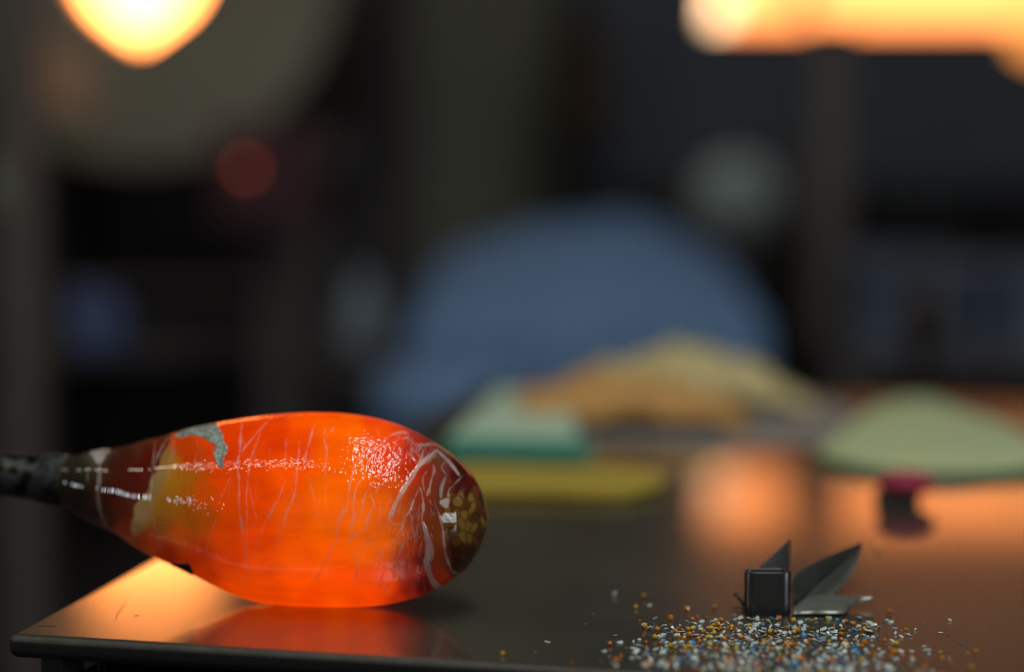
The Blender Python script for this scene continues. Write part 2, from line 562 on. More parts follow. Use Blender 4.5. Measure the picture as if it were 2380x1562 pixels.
# olive door panel and dark frame behind the blue heap
q = P(1135, 300, 5.2)
dr = empty('sliding_door', (q[0], 5.2, ZF))
tag(dr, 'tall olive grey sliding door panel behind the blue canvas heap', 'door')
w = px(340, 5.2)
box('door_panel', (0, 0, 1.3), (w, 0.04, 2.6), M_olive, dr)
for s in (-1, 1):
    box('door_stile', (s * w * 0.46, -0.03, 1.3), (w * 0.08, 0.03, 2.6), M_olive, dr)
box('door_rail', (0, -0.03, 0.9), (w * 0.84, 0.03, 0.1), M_olive, dr)
q = P(915, 300, 4.6)
dk = empty('black_pillar', (q[0], 4.6, ZF))
tag(dk, 'slim black pillar standing left of the olive sliding door', 'pillar')
box('shaft', (0, 0, 1.5), (px(85, 4.6), 0.08, 3.0), M_black, dk, bevel=0.006)
box('foot_plate', (0, 0, 0.01), (0.18, 0.18, 0.02), M_black, dk)
q = P(1375, 200, 3.76)
ap = empty('leather_apron', (q[0], 3.76, q[2]))
tag(ap, 'brown leather apron hanging on the left end of the navy kiln', 'apron')
g = []
for v in np.linspace(0, 1, 12):
    g.append([(u * px(75 + 30 * v, 3.76) / 2, 0.015 * math.sin(u * 5 + v * 2), px(140, 3.76) - v * px(250, 3.76)) for u in np.linspace(-1, 1, 14)])
sheet_mesh('apron_cloth', g, 0.006, M_brownleather, ap)
bm = bmesh.new()
zt2 = px(140, 3.76)
add_tube(bm, [(-0.025, 0, zt2), (0, 0.01, zt2 + 0.09), (0.025, 0, zt2)], 0.004, 6)
bm_obj('neck_strap', bm, M_brownleather, ap)
box('coat_peg', (0, 0.045, zt2 + 0.09), (0.02, 0.09, 0.02), M_black, ap)

# round dial with dark rim
ZD = 3.66
q = P(1712, 445, ZD)
di = empty('round_dial', (q[0], ZD, q[2]))
tag(di, 'round pale grey dial with a wide dark rim above the blue heap', 'dial')
lathe('rim', [(px(98, ZD), 0.0), (px(100, ZD), 0.012), (px(128, ZD), 0.016), (px(140, ZD), 0.006), (px(140, ZD), -0.03), (0.0001, -0.032)], M_black, di, M=Ry, caps=False)
lathe('face', [(0.0001, 0.002), (px(96, ZD), 0.002), (px(98, ZD), -0.006)], M_dial, di, M=Ry, caps=False)
box('needle', (0.008, -0.004, 0.01), (0.004, 0.002, 0.06), M_black, di, bevel=0)
box('stand', (0, 0.05, (ZF - q[2]) / 2), (0.05, 0.04, abs(ZF - q[2])), M_black, di)
box('stand_foot', (0, 0.05, ZF - q[2] + 0.01), (0.25, 0.2, 0.02), M_black, di)

# blue canvas heap: a humped cloth laid over a low bench
ZB = 3.0
outline = smooth_curve([(955, 1010), (962, 830), (975, 720), (1025, 630), (1130, 585), (1250, 552), (1390, 532), (1500, 532), (1575, 562), (1640, 605), (1700, 635), (1740, 710), (1755, 820), (1760, 1010)], 47)
hp = empty('canvas_heap', (P(1370, 900, ZB)[0], ZB + 0.15, ZF))
tag(hp, 'big heap draped in dull blue canvas beyond the table', 'canvas')
g = []
base = P(1370, 1010, ZB)[2]
front_top = P(1370, 745, ZB)[2]
for v in np.linspace(0, 1, 25):
    row = []
    for k, (x, y) in enumerate(outline):
        tp = P(x, y, ZB + 0.12)
        ft = base + (front_top - base) * min(1, max(0, (tp[2] - base) / max(front_top - base, 1e-3)))
        if v < 0.22:
            zz, yy = base + (ft - base) * v / 0.22, -0.21 + 0.03 * v / 0.22
        elif v < 0.72:
            t = (v - 0.22) / 0.5
            zz, yy = ft + (tp[2] - ft) * (1 - (1 - t) ** 1.5), -0.18 + 0.30 * t
        else:
            t = (v - 0.72) / 0.28
            zz, yy = tp[2] + (base - tp[2]) * t ** 1.5, 0.12 + 0.09 * t
        wr = 0.006 * math.sin(k * 0.9 + v * 7) + 0.005 * math.sin(k * 2.1 - v * 5)
        row.append((tp[0] - hp.location.x, yy + wr, zz - ZF + abs(wr) * 0.8))
    g.append(row)
sheet_mesh('canvas_cover', g, 0.01, M_blue, hp)
zb = P(0, 1010, ZB)[2] - ZF
box('bench_top', (0, 0, zb - 0.02), (px(900, ZB), 0.46, 0.035), M_frame, hp)
for s in (-1, 1):
    for yy in (-0.18, 0.18):
        box('leg', (s * 0.2, yy, (zb - 0.04) / 2), (0.04, 0.04, zb - 0.04), M_frame, hp)
# lower dark fold / slate cushion at left of heap
q = P(1060, 900, 2.75)
cu = empty('slate_cushion', (q[0], 2.75, ZF))
tag(cu, 'slate blue cushioned stool at the foot of the canvas heap', 'stool')
zz = P(0, 860, 2.75)[2] - ZF
bm = bmesh.new()
add_lathe(bm, [(0.09, zz - 0.075), (0.10, zz - 0.06), (0.10, zz - 0.02), (0.085, zz), (0.0001, zz + 0.008)], 40)
bm_obj('seat', bm, M_blue, cu, smooth=True)
for k in range(4):
    a = math.pi / 4 + k * math.pi / 2
    bm = bmesh.new()
    add_tube(bm, [(0.07 * math.cos(a), 0.07 * math.sin(a), zz - 0.07), (0.12 * math.cos(a), 0.12 * math.sin(a), 0.0)], 0.011, 8)
    bm_obj('leg', bm, M_black, cu)

# crates and bag at the right
def crate(x, y, Z, w, h, m, label):
    q = P(x, y, Z)
    c = empty('storage_crate', (q[0], Z, ZF))
    tag(c, label, 'crate', 'crates on the right rack')
    zb = q[2] - ZF
    W, Hh = px(w, Z), px(h, Z)
    bm = bmesh.new()
    add_box(bm, (0, -0.10, zb + Hh / 2), (W, 0.012, Hh))
    add_box(bm, (0, 0.10, zb + Hh / 2), (W, 0.012, Hh))
    add_box(bm, (-W / 2, 0, zb + Hh / 2), (0.012, 0.2, Hh))
    add_box(bm, (W / 2, 0, zb + Hh / 2), (0.012, 0.2, Hh))
    add_box(bm, (0, 0, zb + 0.006), (W, 0.2, 0.012))
    bm_obj('crate_body', bm, m, c, bevel=0.003)
    box('rim', (0, -0.108, zb + Hh - 0.012), (W + 0.02, 0.02, 0.024), m, c)
    return zb


ZR = 3.12
zr1 = crate(2105, 800, ZR, 250, 210, M_slate, 'slate blue crate on the dark rack, left of its twin')
zr2 = crate(2398, 800, ZR, 230, 190, M_slate, 'slate blue crate at the outer end of the dark rack')
q = P(2235, 800, ZR)
rk = empty('storage_rack', (q[0], ZR, ZF))
tag(rk, 'low dark rack carrying two slate blue crates beyond the table', 'rack')
box('shelf', (0, 0, zr1 - 0.0125), (px(640, ZR), 0.3, 0.022), M_black, rk)
for s in (-1, 1):
    for yy in (-0.13, 0.13):
        box('leg', (s * px(300, ZR), yy, (zr1 - 0.03) / 2), (0.03, 0.03, zr1 - 0.03), M_black, rk)
q = P(2140, 800, 2.88)
bg = empty('leather_bag', (q[0], 2.84, q[2]))
tag(bg, 'dark maroon bag hanging in front of the slate crates', 'bag')
bm = bmesh.new()
bmesh.ops.create_uvsphere(bm, u_segments=24, v_segments=14, radius=1, matrix=Matrix.Translation((0, 0, px(60, 2.88))) @ Matrix.Diagonal((px(70, 2.88), 0.022, px(75, 2.88), 1)))
bm_obj('bag_body', bm, mat('dark brown bag', (0.03, 0.018, 0.015), 0.7), bg, smooth=True)
bm = bmesh.new()
add_tube(bm, [(-0.02, 0, px(120, 2.88)), (-0.015, 0.02, px(165, 2.88)), (0, 0.06, px(175, 2.88)), (0.015, 0.02, px(165, 2.88)), (0.02, 0, px(120, 2.88))], 0.004, 6)
bm_obj('bag_handle', bm, M_black, bg)
box('hook_bar', (0, 0.10, px(180, 2.88)), (0.012, 0.1, 0.012), M_black, bg)

# blue rag and grey jar between furnace and table
ZJ = 3.1
q = P(220, 745, ZJ)
rg = empty('blue_rag', (q[0], ZJ, q[2]))
tag(rg, 'dull blue rag hanging below the round furnace', 'rag')
g = []
for v in np.linspace(0, 1, 10):
    w = px(30 + 110 * math.sin(math.pi * min(v * 0.75 + 0.12, 1)), ZJ) / 2
    g.append([(u * w + px(20, ZJ) * (v - 0.5), 0.012 * math.sin(u * 6 + v * 3), px(75, ZJ) - v * px(150, ZJ)) for u in np.linspace(-1, 1, 12)])
sheet_mesh('rag_cloth', g, 0.004, M_rag, rg)
bm = bmesh.new()
add_tube(bm, [(-0.25, 0.01, px(78, ZJ)), (0.2, 0.01, px(78, ZJ))], 0.006, 8)
bm_obj('hanging_rail', bm, M_black, rg)
ZJ = 3.48
q = P(842, 830, ZJ)
jr = empty('stoneware_jar', (q[0], ZJ, ZF))
tag(jr, 'tall grey blue jar on a black stool left of the canvas heap', 'jar')
zj = q[2] - ZF
lathe('jar_body', [(px(34, ZJ), zj), (px(48, ZJ), zj + 0.02), (px(52, ZJ), zj + 0.055), (px(40, ZJ), zj + 0.085), (px(26, ZJ), zj + 0.10), (px(26, ZJ), zj + 0.112)], M_jar, jr)
lathe('jar_lid', [(px(30, ZJ), zj + 0.113), (px(31, ZJ), zj + 0.12), (px(10, ZJ), zj + 0.126)], M_jar, jr)
js = empty('jar_stool', (q[0], ZJ, ZF))
tag(js, 'black stool carrying the tall grey blue jar', 'stool')
lathe('seat', [(0.09, zj - 0.031), (0.095, zj - 0.015), (0.09, zj - 0.001)], M_black, js)
for k in range(3):
    a = 0.5 + k * 2.094
    bm = bmesh.new()
    add_tube(bm, [(0.06 * math.cos(a), 0.06 * math.sin(a), zj - 0.03), (0.085 * math.cos(a), 0.085 * math.sin(a), 0)], 0.011, 8)
    bm_obj('leg', bm, M_black, js)

# ------------------------------------------------------------------ blurred things on the table
LOCY = Matrix.Rotation(TH, 4, 'Z')


def dome(name, label, cat, outline, yb, Z, depth, m, part, seed, wr=0.004):
    """a crumpled heap standing on the table: its silhouette in metres comes from the outline at depth Z"""
    r0 = random.Random(seed)
    ph = [r0.uniform(0, 6) for _ in range(6)]
    out = smooth_curve(outline, 45)
    c0 = P((outline[0][0] + outline[-1][0]) / 2, yb, Z)
    root = empty(name, (c0[0], Z, 0))
    tag(root, label, cat)
    g = []
    for v in np.linspace(0, 1, 19):
        bul = math.sin(math.pi * (0.04 + 0.92 * v))
        row = []
        for k, (x, y) in enumerate(out):
            tp = P(x, y, Z)
            hh = max(tp[2] - 0.004, 0.0) * bul ** 0.6
            e = wr * (math.sin(k * 0.55 + v * 6 + ph[0]) + 0.7 * math.sin(k * 1.3 - v * 9 + ph[1]) + 0.5 * math.sin(k * 0.2 + v * 17 + ph[2]))
            row.append((tp[0] - c0[0], (v - 0.5) * depth + e, 0.0018 + max(0, hh + e * min(1, hh * 40))))
        g.append(row)
    sheet_mesh(part, g, 0.003, m, root)
    return root


M_yellow = mat('straw yellow paper', (0.60, 0.47, 0.19), 0.8, noise=(14, (0.65, 0.53, 0.25)))
M_orangec = mat('ochre orange paper', (0.62, 0.32, 0.085), 0.8, noise=(12, (0.56, 0.30, 0.09)))
M_mint = mat('mint green foam', (0.50, 0.66, 0.46), 0.85, noise=(18, (0.46, 0.60, 0.42)))
M_teal = mat('teal foam', (0.10, 0.48, 0.33), 0.8)
M_must = mat('mustard yellow felt', (0.46, 0.33, 0.035), 0.9, noise=(20, (0.41, 0.30, 0.035)))
M_dish = mat('pale green cloth', (0.52, 0.58, 0.28), 0.85, noise=(10, (0.48, 0.55, 0.30)))
M_rim_shade = mat('sea green rim shade', (0.16, 0.24, 0.13), 0.4)
M_red = mat('crimson rubber', (0.42, 0.025, 0.07), 0.6)

dome('straw_paper_heap', 'straw yellow crumpled paper heap with the tallest hump at the back of the table', 'paper',
     [(1300, 925), (1380, 862), (1470, 828), (1560, 812), (1660, 814), (1740, 842), (1800, 876), (1850, 910), (1880, 925)], 925, 2.10, 0.11, M_yellow, 'paper_sheet', 3)
dome('ochre_paper_heap', 'low ochre orange crumpled paper in front of the straw yellow heap', 'paper',
     [(1170, 962), (1230, 915), (1300, 886), (1400, 872), (1500, 878), (1600, 898), (1680, 922), (1730, 962)], 962, 1.98, 0.09, M_orangec, 'paper_sheet', 4)

# mint slab lying on the table with its teal front edge
zs = 0.017
a0, a1, a2, a3 = T(1040, 1012, zs), T(1345, 1020, zs), T(1330, 915, zs), T(1160, 900, zs)
ms = empty('foam_slab', (a0[0], a0[1], 0))
tag(ms, 'mint green foam slab with a teal front edge lying on the table', 'slab')
bm = bmesh.new()
lo = [bm.verts.new((q[0] - a0[0], q[1] - a0[1], 0.001)) for q in (a0, a1, a2, a3)]
hi = [bm.verts.new((q[0] - a0[0], q[1] - a0[1], zs)) for q in (a0, a1, a2, a3)]
bm.faces.new(hi)
bm.faces.new(lo[::-1])
for k in range(4):
    bm.faces.new((lo[k], lo[(k + 1) % 4], hi[(k + 1) % 4], hi[k]))
bm_obj('slab_body', bm, M_mint, ms, bevel=0.003, seg=3)
bm = bmesh.new()
d = (a1 - a0)
for s0 in (0.0,):
    e0, e1 = Vector((0, -0.004, 0.001)), Vector((d[0] * 1.10, d[1] * 1.10 - 0.004, 0.001))
    vs = [bm.verts.new(v) for v in (e0, e1, e1 + Vector((0, 0.003, 0)), e0 + Vector((0, 0.003, 0)))]
    vt = [bm.verts.new(v.co + Vector((0, 0, 0.0155))) for v in vs]
    bm.faces.new(vs[::-1]); bm.faces.new(vt)
    for k in range(4):
        bm.faces.new((vs[k], vs[(k + 1) % 4], vt[(k + 1) % 4], vt[k]))
bm_obj('teal_edge', bm, M_teal, ms, bevel=0.001)
# mustard pad
zs = 0.007
pts = [T(*q, zs) for q in smooth_curve([(1020, 1138), (1250, 1141), (1430, 1146), (1495, 1136), (1550, 1112), (1490, 1086), (1300, 1082), (1050, 1080), (1020, 1138)], 33)[:-1]]
mp_ = empty('felt_pad', (pts[0][0], pts[0][1], 0))
tag(mp_, 'mustard yellow felt pad lying flat in front of the mint slab', 'pad')
bm = bmesh.new()
fc = bm.faces.new([bm.verts.new((q[0] - pts[0][0], q[1] - pts[0][1], 0.001)) for q in pts])
ex = bmesh.ops.extrude_face_region(bm, geom=[fc])
for v in ex['geom']:
    if isinstance(v, bmesh.types.BMVert):
        v.co.z = zs
bm_obj('pad_felt', bm, M_must, mp_, bevel=0.002)

# pale green folded cloth lying flat, and a stubby dark bottle with a crimson cap before it
rim_px = [(1895, 1070), (1950, 1020), (2030, 968), (2105, 945), (2190, 958), (2290, 990), (2390, 1035), (2460, 1080), (2395, 1106), (2260, 1116), (2110, 1112), (1985, 1098), (1895, 1070)]
rim = np.array([T(*q) for q in smooth_curve(rim_px, 57)[:-1]])
cc = rim.mean(0)
cl = empty('green_cloth', (cc[0], cc[1], 0))
tag(cl, 'pale green folded cloth lying flat behind the crimson capped bottle', 'cloth')
bm = bmesh.new()
rings = []
for f_, z_ in ((0.97, 0.0006), (1.0, 0.003), (0.985, 0.007), (0.93, 0.0105), (0.80, 0.0135), (0.5, 0.0155), (0.2, 0.017)):
    rings.append([bm.verts.new((((q - cc) * f_)[0], ((q - cc) * f_)[1], z_ + 0.0012 * math.sin(k * 0.7 + f_ * 9) * (z_ > 0.005))) for k, q in enumerate(rim)])
for a_, b_ in zip(rings, rings[1:]):
    for k in range(len(rim)):
        bm.faces.new((a_[k], a_[(k + 1) % len(rim)], b_[(k + 1) % len(rim)], b_[k]))
bm.faces.new(rings[-1]); bm.faces.new(rings[0][::-1])
bm_obj('cloth_body', bm, M_dish, cl, smooth=True)
bm = bmesh.new()
add_tube(bm, [((q - cc)[0] * 0.992, (q - cc)[1] * 0.992, 0.0032) for q in rim] + [((rim[0] - cc)[0] * 0.992, (rim[0] - cc)[1] * 0.992, 0.0032)], 0.0026, 8)
bm_obj('shade_rim', bm, M_rim_shade, cl, smooth=True)  # dark ring: shadow along the cloth's edge, painted as colour

bb_ = T(2085, 1166)
kb = bb_[1] / F
bo = empty('capped_bottle', (bb_[0], bb_[1], 0))
tag(bo, 'stubby dark bottle with a crimson cap standing before the pale green cloth', 'bottle')
lathe('bottle_body', [(50 * kb, 0.0004), (55 * kb, 0.002), (55 * kb, 0.005), (50 * kb, 0.0068), (42 * kb, 0.0075)], M_black, bo, n=40)
lathe('cap', [(43 * kb, 0.0072), (62 * kb, 0.0085), (70 * kb, 0.0125), (66 * kb, 0.0175), (46 * kb, 0.0200), (0.0001, 0.0205)], M_red, bo, n=40, M=Matrix.Translation((20 * kb, 0, 0)))
# flat grey paper under the heaps
pq = [T(1350, 1028), T(1640, 1042), T(1960, 1040), T(1985, 955), T(1860, 915), T(1240, 915)]
pc = sum(pq) / len(pq)
pg = empty('paper_sheet_flat', (pc[0], pc[1], 0))
pg.name = 'paper_sheet'
tag(pg, 'flat sheet of grey brown paper lying under the two crumpled paper heaps', 'paper')
bm = bmesh.new()
lo = [bm.verts.new((q[0] - pc[0], q[1] - pc[1], 0.0002)) for q in pq]
hi = [bm.verts.new((q[0] - pc[0], q[1] - pc[1], 0.0012)) for q in pq]
bm.faces.new(hi); bm.faces.new(lo[::-1])
for k in range(len(pq)):
    j = (k + 1) % len(pq)
    bm.faces.new((lo[k], lo[j], hi[j], hi[k]))
bm_obj('paper_body', bm, mat('grey brown paper', (0.30, 0.265, 0.23), 0.7, noise=(9, (0.26, 0.23, 0.19))), pg)
#@@SMALL@@
# ------------------------------------------------------------------ blowpipe with the hot glass gather
X0, X1, Y0, Y1 = 140, 1150, 930, 1430          # patch of the picture the gather covers; used to lay out the glass threads
W_, H_ = X1 - X0, Y1 - Y0
GY, GX = np.mgrid[Y0:Y1, X0:X1].astype(float)


def lin(c):
    c = np.array(c, float) / 255.0
    return np.where(c <= 0.04045, c / 12.92, ((c + 0.055) / 1.055) ** 2.4)


def stroke(canvas, pts, w, a, jit=0.0, r=rng, soft=1.3, taper=True):
    """a soft thread of width w (varying) along the points"""
    q = smooth_curve(pts, max(8, int(sum(np.hypot(*(np.array(pts[i + 1]) - pts[i])) for i in range(len(pts) - 1)) / 4)))
    if jit:
        k = np.cumsum(r.normal(0, 1, (len(q), 2)), 0)
        k -= np.linspace(0, 1, len(q))[:, None] * k[-1]
        q = q + k * jit * 0.5
    nn = len(q)
    amp = 0.35 if w > 7 else 1.0
    ww = w * 0.5 * (1.0 - 0.25 * amp + 0.35 * amp * np.sin(np.arange(nn) * 0.55 + r.uniform(0, 6)) + 0.2 * amp * np.sin(np.arange(nn) * 1.3 + r.uniform(0, 6)))
    if taper:
        e = np.minimum(np.arange(nn), np.arange(nn)[::-1]) / max(3.0, nn * 0.18)
        ww = ww * np.clip(0.35 + e, 0, 1)
    aa = a * (0.8 + 0.2 * np.sin(np.arange(nn) * 0.4 + r.uniform(0, 6)))
    for (p0, p1, w0, a0) in zip(q[:-1], q[1:], ww, aa):
        m = w0 + 4
        xa, xb = int(max(X0, min(p0[0], p1[0]) - m)), int(min(X1, max(p0[0], p1[0]) + m + 1))
        ya, yb = int(max(Y0, min(p0[1], p1[1]) - m)), int(min(Y1, max(p0[1], p1[1]) + m + 1))
        if xa >= xb or ya >= yb:
            continue
        sl = (slice(ya - Y0, yb - Y0), slice(xa - X0, xb - X0))
        d = p1 - p0
        L2 = max(d @ d, 1e-9)
        t = np.clip(((GX[sl] - p0[0]) * d[0] + (GY[sl] - p0[1]) * d[1]) / L2, 0, 1)
        dist = np.hypot(GX[sl] - p0[0] - t * d[0], GY[sl] - p0[1] - t * d[1])
        v = a0 * np.clip((w0 + soft / 2 - dist) / soft, 0, 1)
        canvas[sl] = np.maximum(canvas[sl], v)


za = lambda pts, ox, oy, s: [(ox + x / s, oy + y / s) for x, y in pts]
z1 = lambda *p: za(p, 0, 920, 3.905)
z2 = lambda *p: za(p, 350, 930, 5.207)
z3 = lambda *p: za(p, 750, 930, 5.207)
z4 = lambda *p: za(p, 750, 1130, 5.207)
z5 = lambda *p: za(p, 350, 1130, 5.207)

vein = np.zeros((H_, W_))
THREADS = [
    # (points, width px, opacity)   bold threads
    (z3((1385, 600), (1280, 690), (1180, 780), (1110, 880), (1060, 970), (1000, 1050), (940, 1150), (880, 1260), (830, 1380), (800, 1450)), 11, .95),
    (z3((1390, 610), (1470, 690), (1540, 760), (1600, 840), (1650, 910)), 8, .7),
    (z3((800, 1450), (840, 1480), (870, 1510), (930, 1500)), 4, .7),
    (z3((1180, 1060), (1210, 1180), (1220, 1300), (1200, 1450), (1240, 1540)), 5, .8),
    (z4((1210, 440), (1250, 560), (1280, 700), (1270, 830), (1260, 930), (1290, 1050), (1340, 1160), (1400, 1220), (1450, 1232)), 14, .9),
    (z4((1290, 620), (1320, 760), (1310, 900)), 9, .6),
    (z4((1170, 20), (1110, 150), (1050, 300), (980, 400), (960, 500), (900, 600), (870, 690), (870, 800)), 5, .75),
    (z4((960, 500), (975, 650), (940, 780), (900, 900), (880, 990)), 7, .7),
    (z4((1050, 300), (1080, 420), (1090, 540), (1120, 660)), 4, .6),
    (z4((1160, 330), (1150, 470), (1120, 620)), 4, .5),
    (z4((1390, 290), (1430, 400), (1450, 520), (1470, 680), (1480, 800), (1520, 920), (1575, 1050)), 6, .75),
    (z4((1560, 1040), (1600, 1050), (1640, 1060)), 7, .5),
    (z3((1040, 640), (1100, 700), (1140, 790)), 4, .7),
    (z3((1080, 570), (1060, 650)), 4, .5),
    (z3((1220, 590), (1190, 690), (1150, 760)), 4, .6),
    (z3((700, 560), (730, 510), (820, 430), (950, 390), (1040, 405)), 6, .55),
    (z3((950, 470), (1040, 460), (1120, 540), (1200, 540), (1310, 550)), 5, .5),
    (z3((1130, 580), (1220, 540), (1300, 530), (1370, 560)), 4, .6),
    (z3((1340, 790), (1350, 860), (1320, 950), (1290, 1080), (1260, 1160)), 6, .6),
    (z3((1260, 860), (1210, 950), (1230, 1100)), 4, .5),
    (z3((1500, 900), (1440, 820), (1480, 750), (1540, 740)), 4, .45),
    (z3((1690, 920), (1600, 1010), (1530, 1090), (1520, 1180)), 3.5, .6),
    (z3((1740, 1060), (1650, 1110), (1640, 1200)), 2.5, .4),
    (z3((1490, 920), (1440, 1060), (1430, 1180)), 8, .5),
    (z3((440, 680), (400, 760), (370, 830), (340, 960), (310, 1100), (290, 1300), (230, 1400), (180, 1530)), 4.5, .6),
    (z4((240, 330), (180, 470), (160, 560), (180, 690)), 3, .5),
    (z4((110, 640), (110, 770), (50, 860), (20, 930)), 4, .5),
    (z3((480, 950), (410, 1050), (380, 1200), (370, 1300), (380, 1380), (350, 1540)), 5, .6),
    (z4((390, 300), (350, 450), (350, 600), (320, 690)), 5, .6),
    (z3((580, 1040), (500, 1180), (480, 1300), (450, 1450)), 4, .5),
    (z4((570, 100), (620, 230), (560, 330), (530, 470), (490, 550), (400, 590), (320, 680)), 5, .6),
    (z3((690, 1030), (640, 1120)), 5, .5),
    (z3((700, 1200), (690, 1280), (700, 1370), (660, 1520)), 3, .4),
    (z4((490, 620), (510, 720), (460, 800)), 6, .5),
    (z4((360, 740), (400, 880), (420, 1000), (400, 1180)), 6, .5),
    (z4((745, 735), (690, 880), (700, 945)), 6, .5),
    (z4((600, 560), (620, 760), (640, 930)), 3, .4),
    (z4((790, 990), (740, 1080), (680, 1220)), 5, .55),
    (z4((830, 1000), (870, 1080), (800, 1190), (740, 1290)), 6, .6),
    (z4((730, 1100), (740, 1180)), 3, .5),
    (z4((1160, 850), (1170, 780), (1200, 680)), 6, .5),
    (z4((1220, 960), (1190, 1050), (1160, 1040), (1160, 960)), 4, .6),
    # long thin threads of the middle
    (z2((1110, 260), (1090, 400), (1080, 620), (1050, 780), (1070, 950), (1070, 1200), (1090, 1550)), 5, .55),
    (z5((1090, 350), (1100, 450), (1130, 700), (1170, 920), (1220, 1045)), 5.5, .55),
    (z5((1180, 1100), (1140, 1140)), 6, .35),
    (z2((1440, 230), (1330, 350), (1150, 560), (1100, 650)), 4, .5),
    (z2((1330, 400), (1250, 600), (1200, 760), (1170, 1000), (1160, 1300), (1170, 1560)), 3.5, .5),
    (z5((1170, 350), (1160, 500), (1180, 780)), 3, .45),
    (z2((1110, 450), (1150, 560)), 3.5, .4),
    (z2((1185, 1000), (1240, 1250), (1280, 1430)), 3.5, .35),
    (z2((1980, 300), (1930, 480), (1880, 650), (1870, 780)), 5, .5),
    (z2((1900, 640), (1780, 760)), 4, .35),
    (z2((2110, 340), (2100, 480), (2130, 620), (2120, 780), (2110, 950)), 4.5, .4),
    (z2((2230, 320), (2190, 380)), 6, .4),
    (z2((2150, 560), (2130, 700)), 6, .35),
    (z2((1800, 490), (1790, 700), (1760, 1000), (1740, 1150), (1650, 1330), (1590, 1540)), 4.5, .45),
    (z5((1760, 60), (1690, 260), (1620, 430), (1550, 620), (1450, 750)), 4, .4),
    (z2((1640, 950), (1550, 1190), (1400, 1500)), 3, .35),
    (z5((1600, 0), (1550, 140), (1400, 400), (1320, 620), (1230, 870)), 3.5, .45),
    (z2((1930, 960), (1990, 1250), (2010, 1420)), 3, .35),
    (z2((2100, 1000), (2110, 1150), (2120, 1320)), 2.5, .25),
    (z2((1640, 470), (1630, 720)), 4, .35),
    (z2((960, 940), (900, 1080), (850, 1170)), 4, .35),
    (z5((2330, 280), (2250, 530), (2250, 690)), 5, .55),
    (z5((2200, 660), (2190, 790), (2100, 930), (2040, 1060), (1960, 1170)), 6, .5),
    (z5((2150, 950), (2160, 1090)), 3, .3),
    (z5((2320, 770), (2270, 880)), 4, .35),
    (z5((800, 380), (720, 600), (670, 900)), 3, .35),
    (z5((620, 590), (520, 820)), 2.5, .25),
    (z5((960, 630), (1040, 520)), 2.5, .25),
    (z5((10, 150), (15, 300), (40, 480), (80, 650), (140, 790)), 3.5, .5),
    (z5((40, 420), (100, 440), (170, 450)), 3.5, .4),
    (z2((290, 480), (220, 760), (210, 900)), 2.5, .3),
    (z2((570, 620), (520, 770)), 2.5, .25),
    # neck
    (z1((905, 600), (900, 760), (890, 920), (920, 1080), (972, 1205)), 9, .55),
    (z1((1410, 410), (1390, 600), (1380, 800), (1370, 960), (1390, 1120), (1420, 1230)), 3.5, .5),
    (z1((1530, 370), (1440, 530), (1390, 660)), 4.5, .5),
    (z1((800, 640), (790, 820)), 2.5, .5),
    (z1((1590, 480), (1540, 640), (1520, 820)), 2, .3),
]
for pts, w, a in THREADS:
    stroke(vein, pts, w, a, jit=0.3 if w < 8 else 0.15)
stroke(vein, z1((840, 520), (905, 515), (970, 500)), 14, .7, taper=False)
stroke(vein, z1((870, 540), (900, 590), (935, 550)), 14, .7, taper=False)
# fine network near the end and faint hairs over the whole body
for k in range(130):
    x, y = rng.uniform(905, 1010), rng.uniform(1150, 1392)
    y = min(y, 1408 - (x - 880) * 0.32)
    L = rng.uniform(8, 34)
    lean = (x - 985) * 0.004
    stroke(vein, [(x + rng.normal(0, 2), y), (x + rng.normal(0, 3) + lean * L / 2, y + L / 2), (x + rng.normal(0, 3.5) + lean * L, y + L)], rng.uniform(1.3, 2.6), rng.uniform(.3, .6), jit=0.25)
for k in range(46):
    x, y = rng.uniform(905, 1015), rng.uniform(1000, 1060)
    y = max(y, 1000 + (x - 930) * 0.55)
    stroke(vein, [(x, y), (x + rng.normal(2, 7), y + 12), (x + rng.normal(0, 9), y + 24)], rng.uniform(1.4, 3), rng.uniform(.25, .55), jit=0.25)
for k in range(150):
    x, y = rng.uniform(390, 960), rng.uniform(985, 1385)
    L = rng.uniform(15, 80)
    stroke(vein, [(x, y), (x + rng.normal(0, 5), y + L / 2), (x + rng.normal(-3, 9), y + L)], rng.uniform(1.0, 2.0), rng.uniform(.05, .22), jit=0.5)

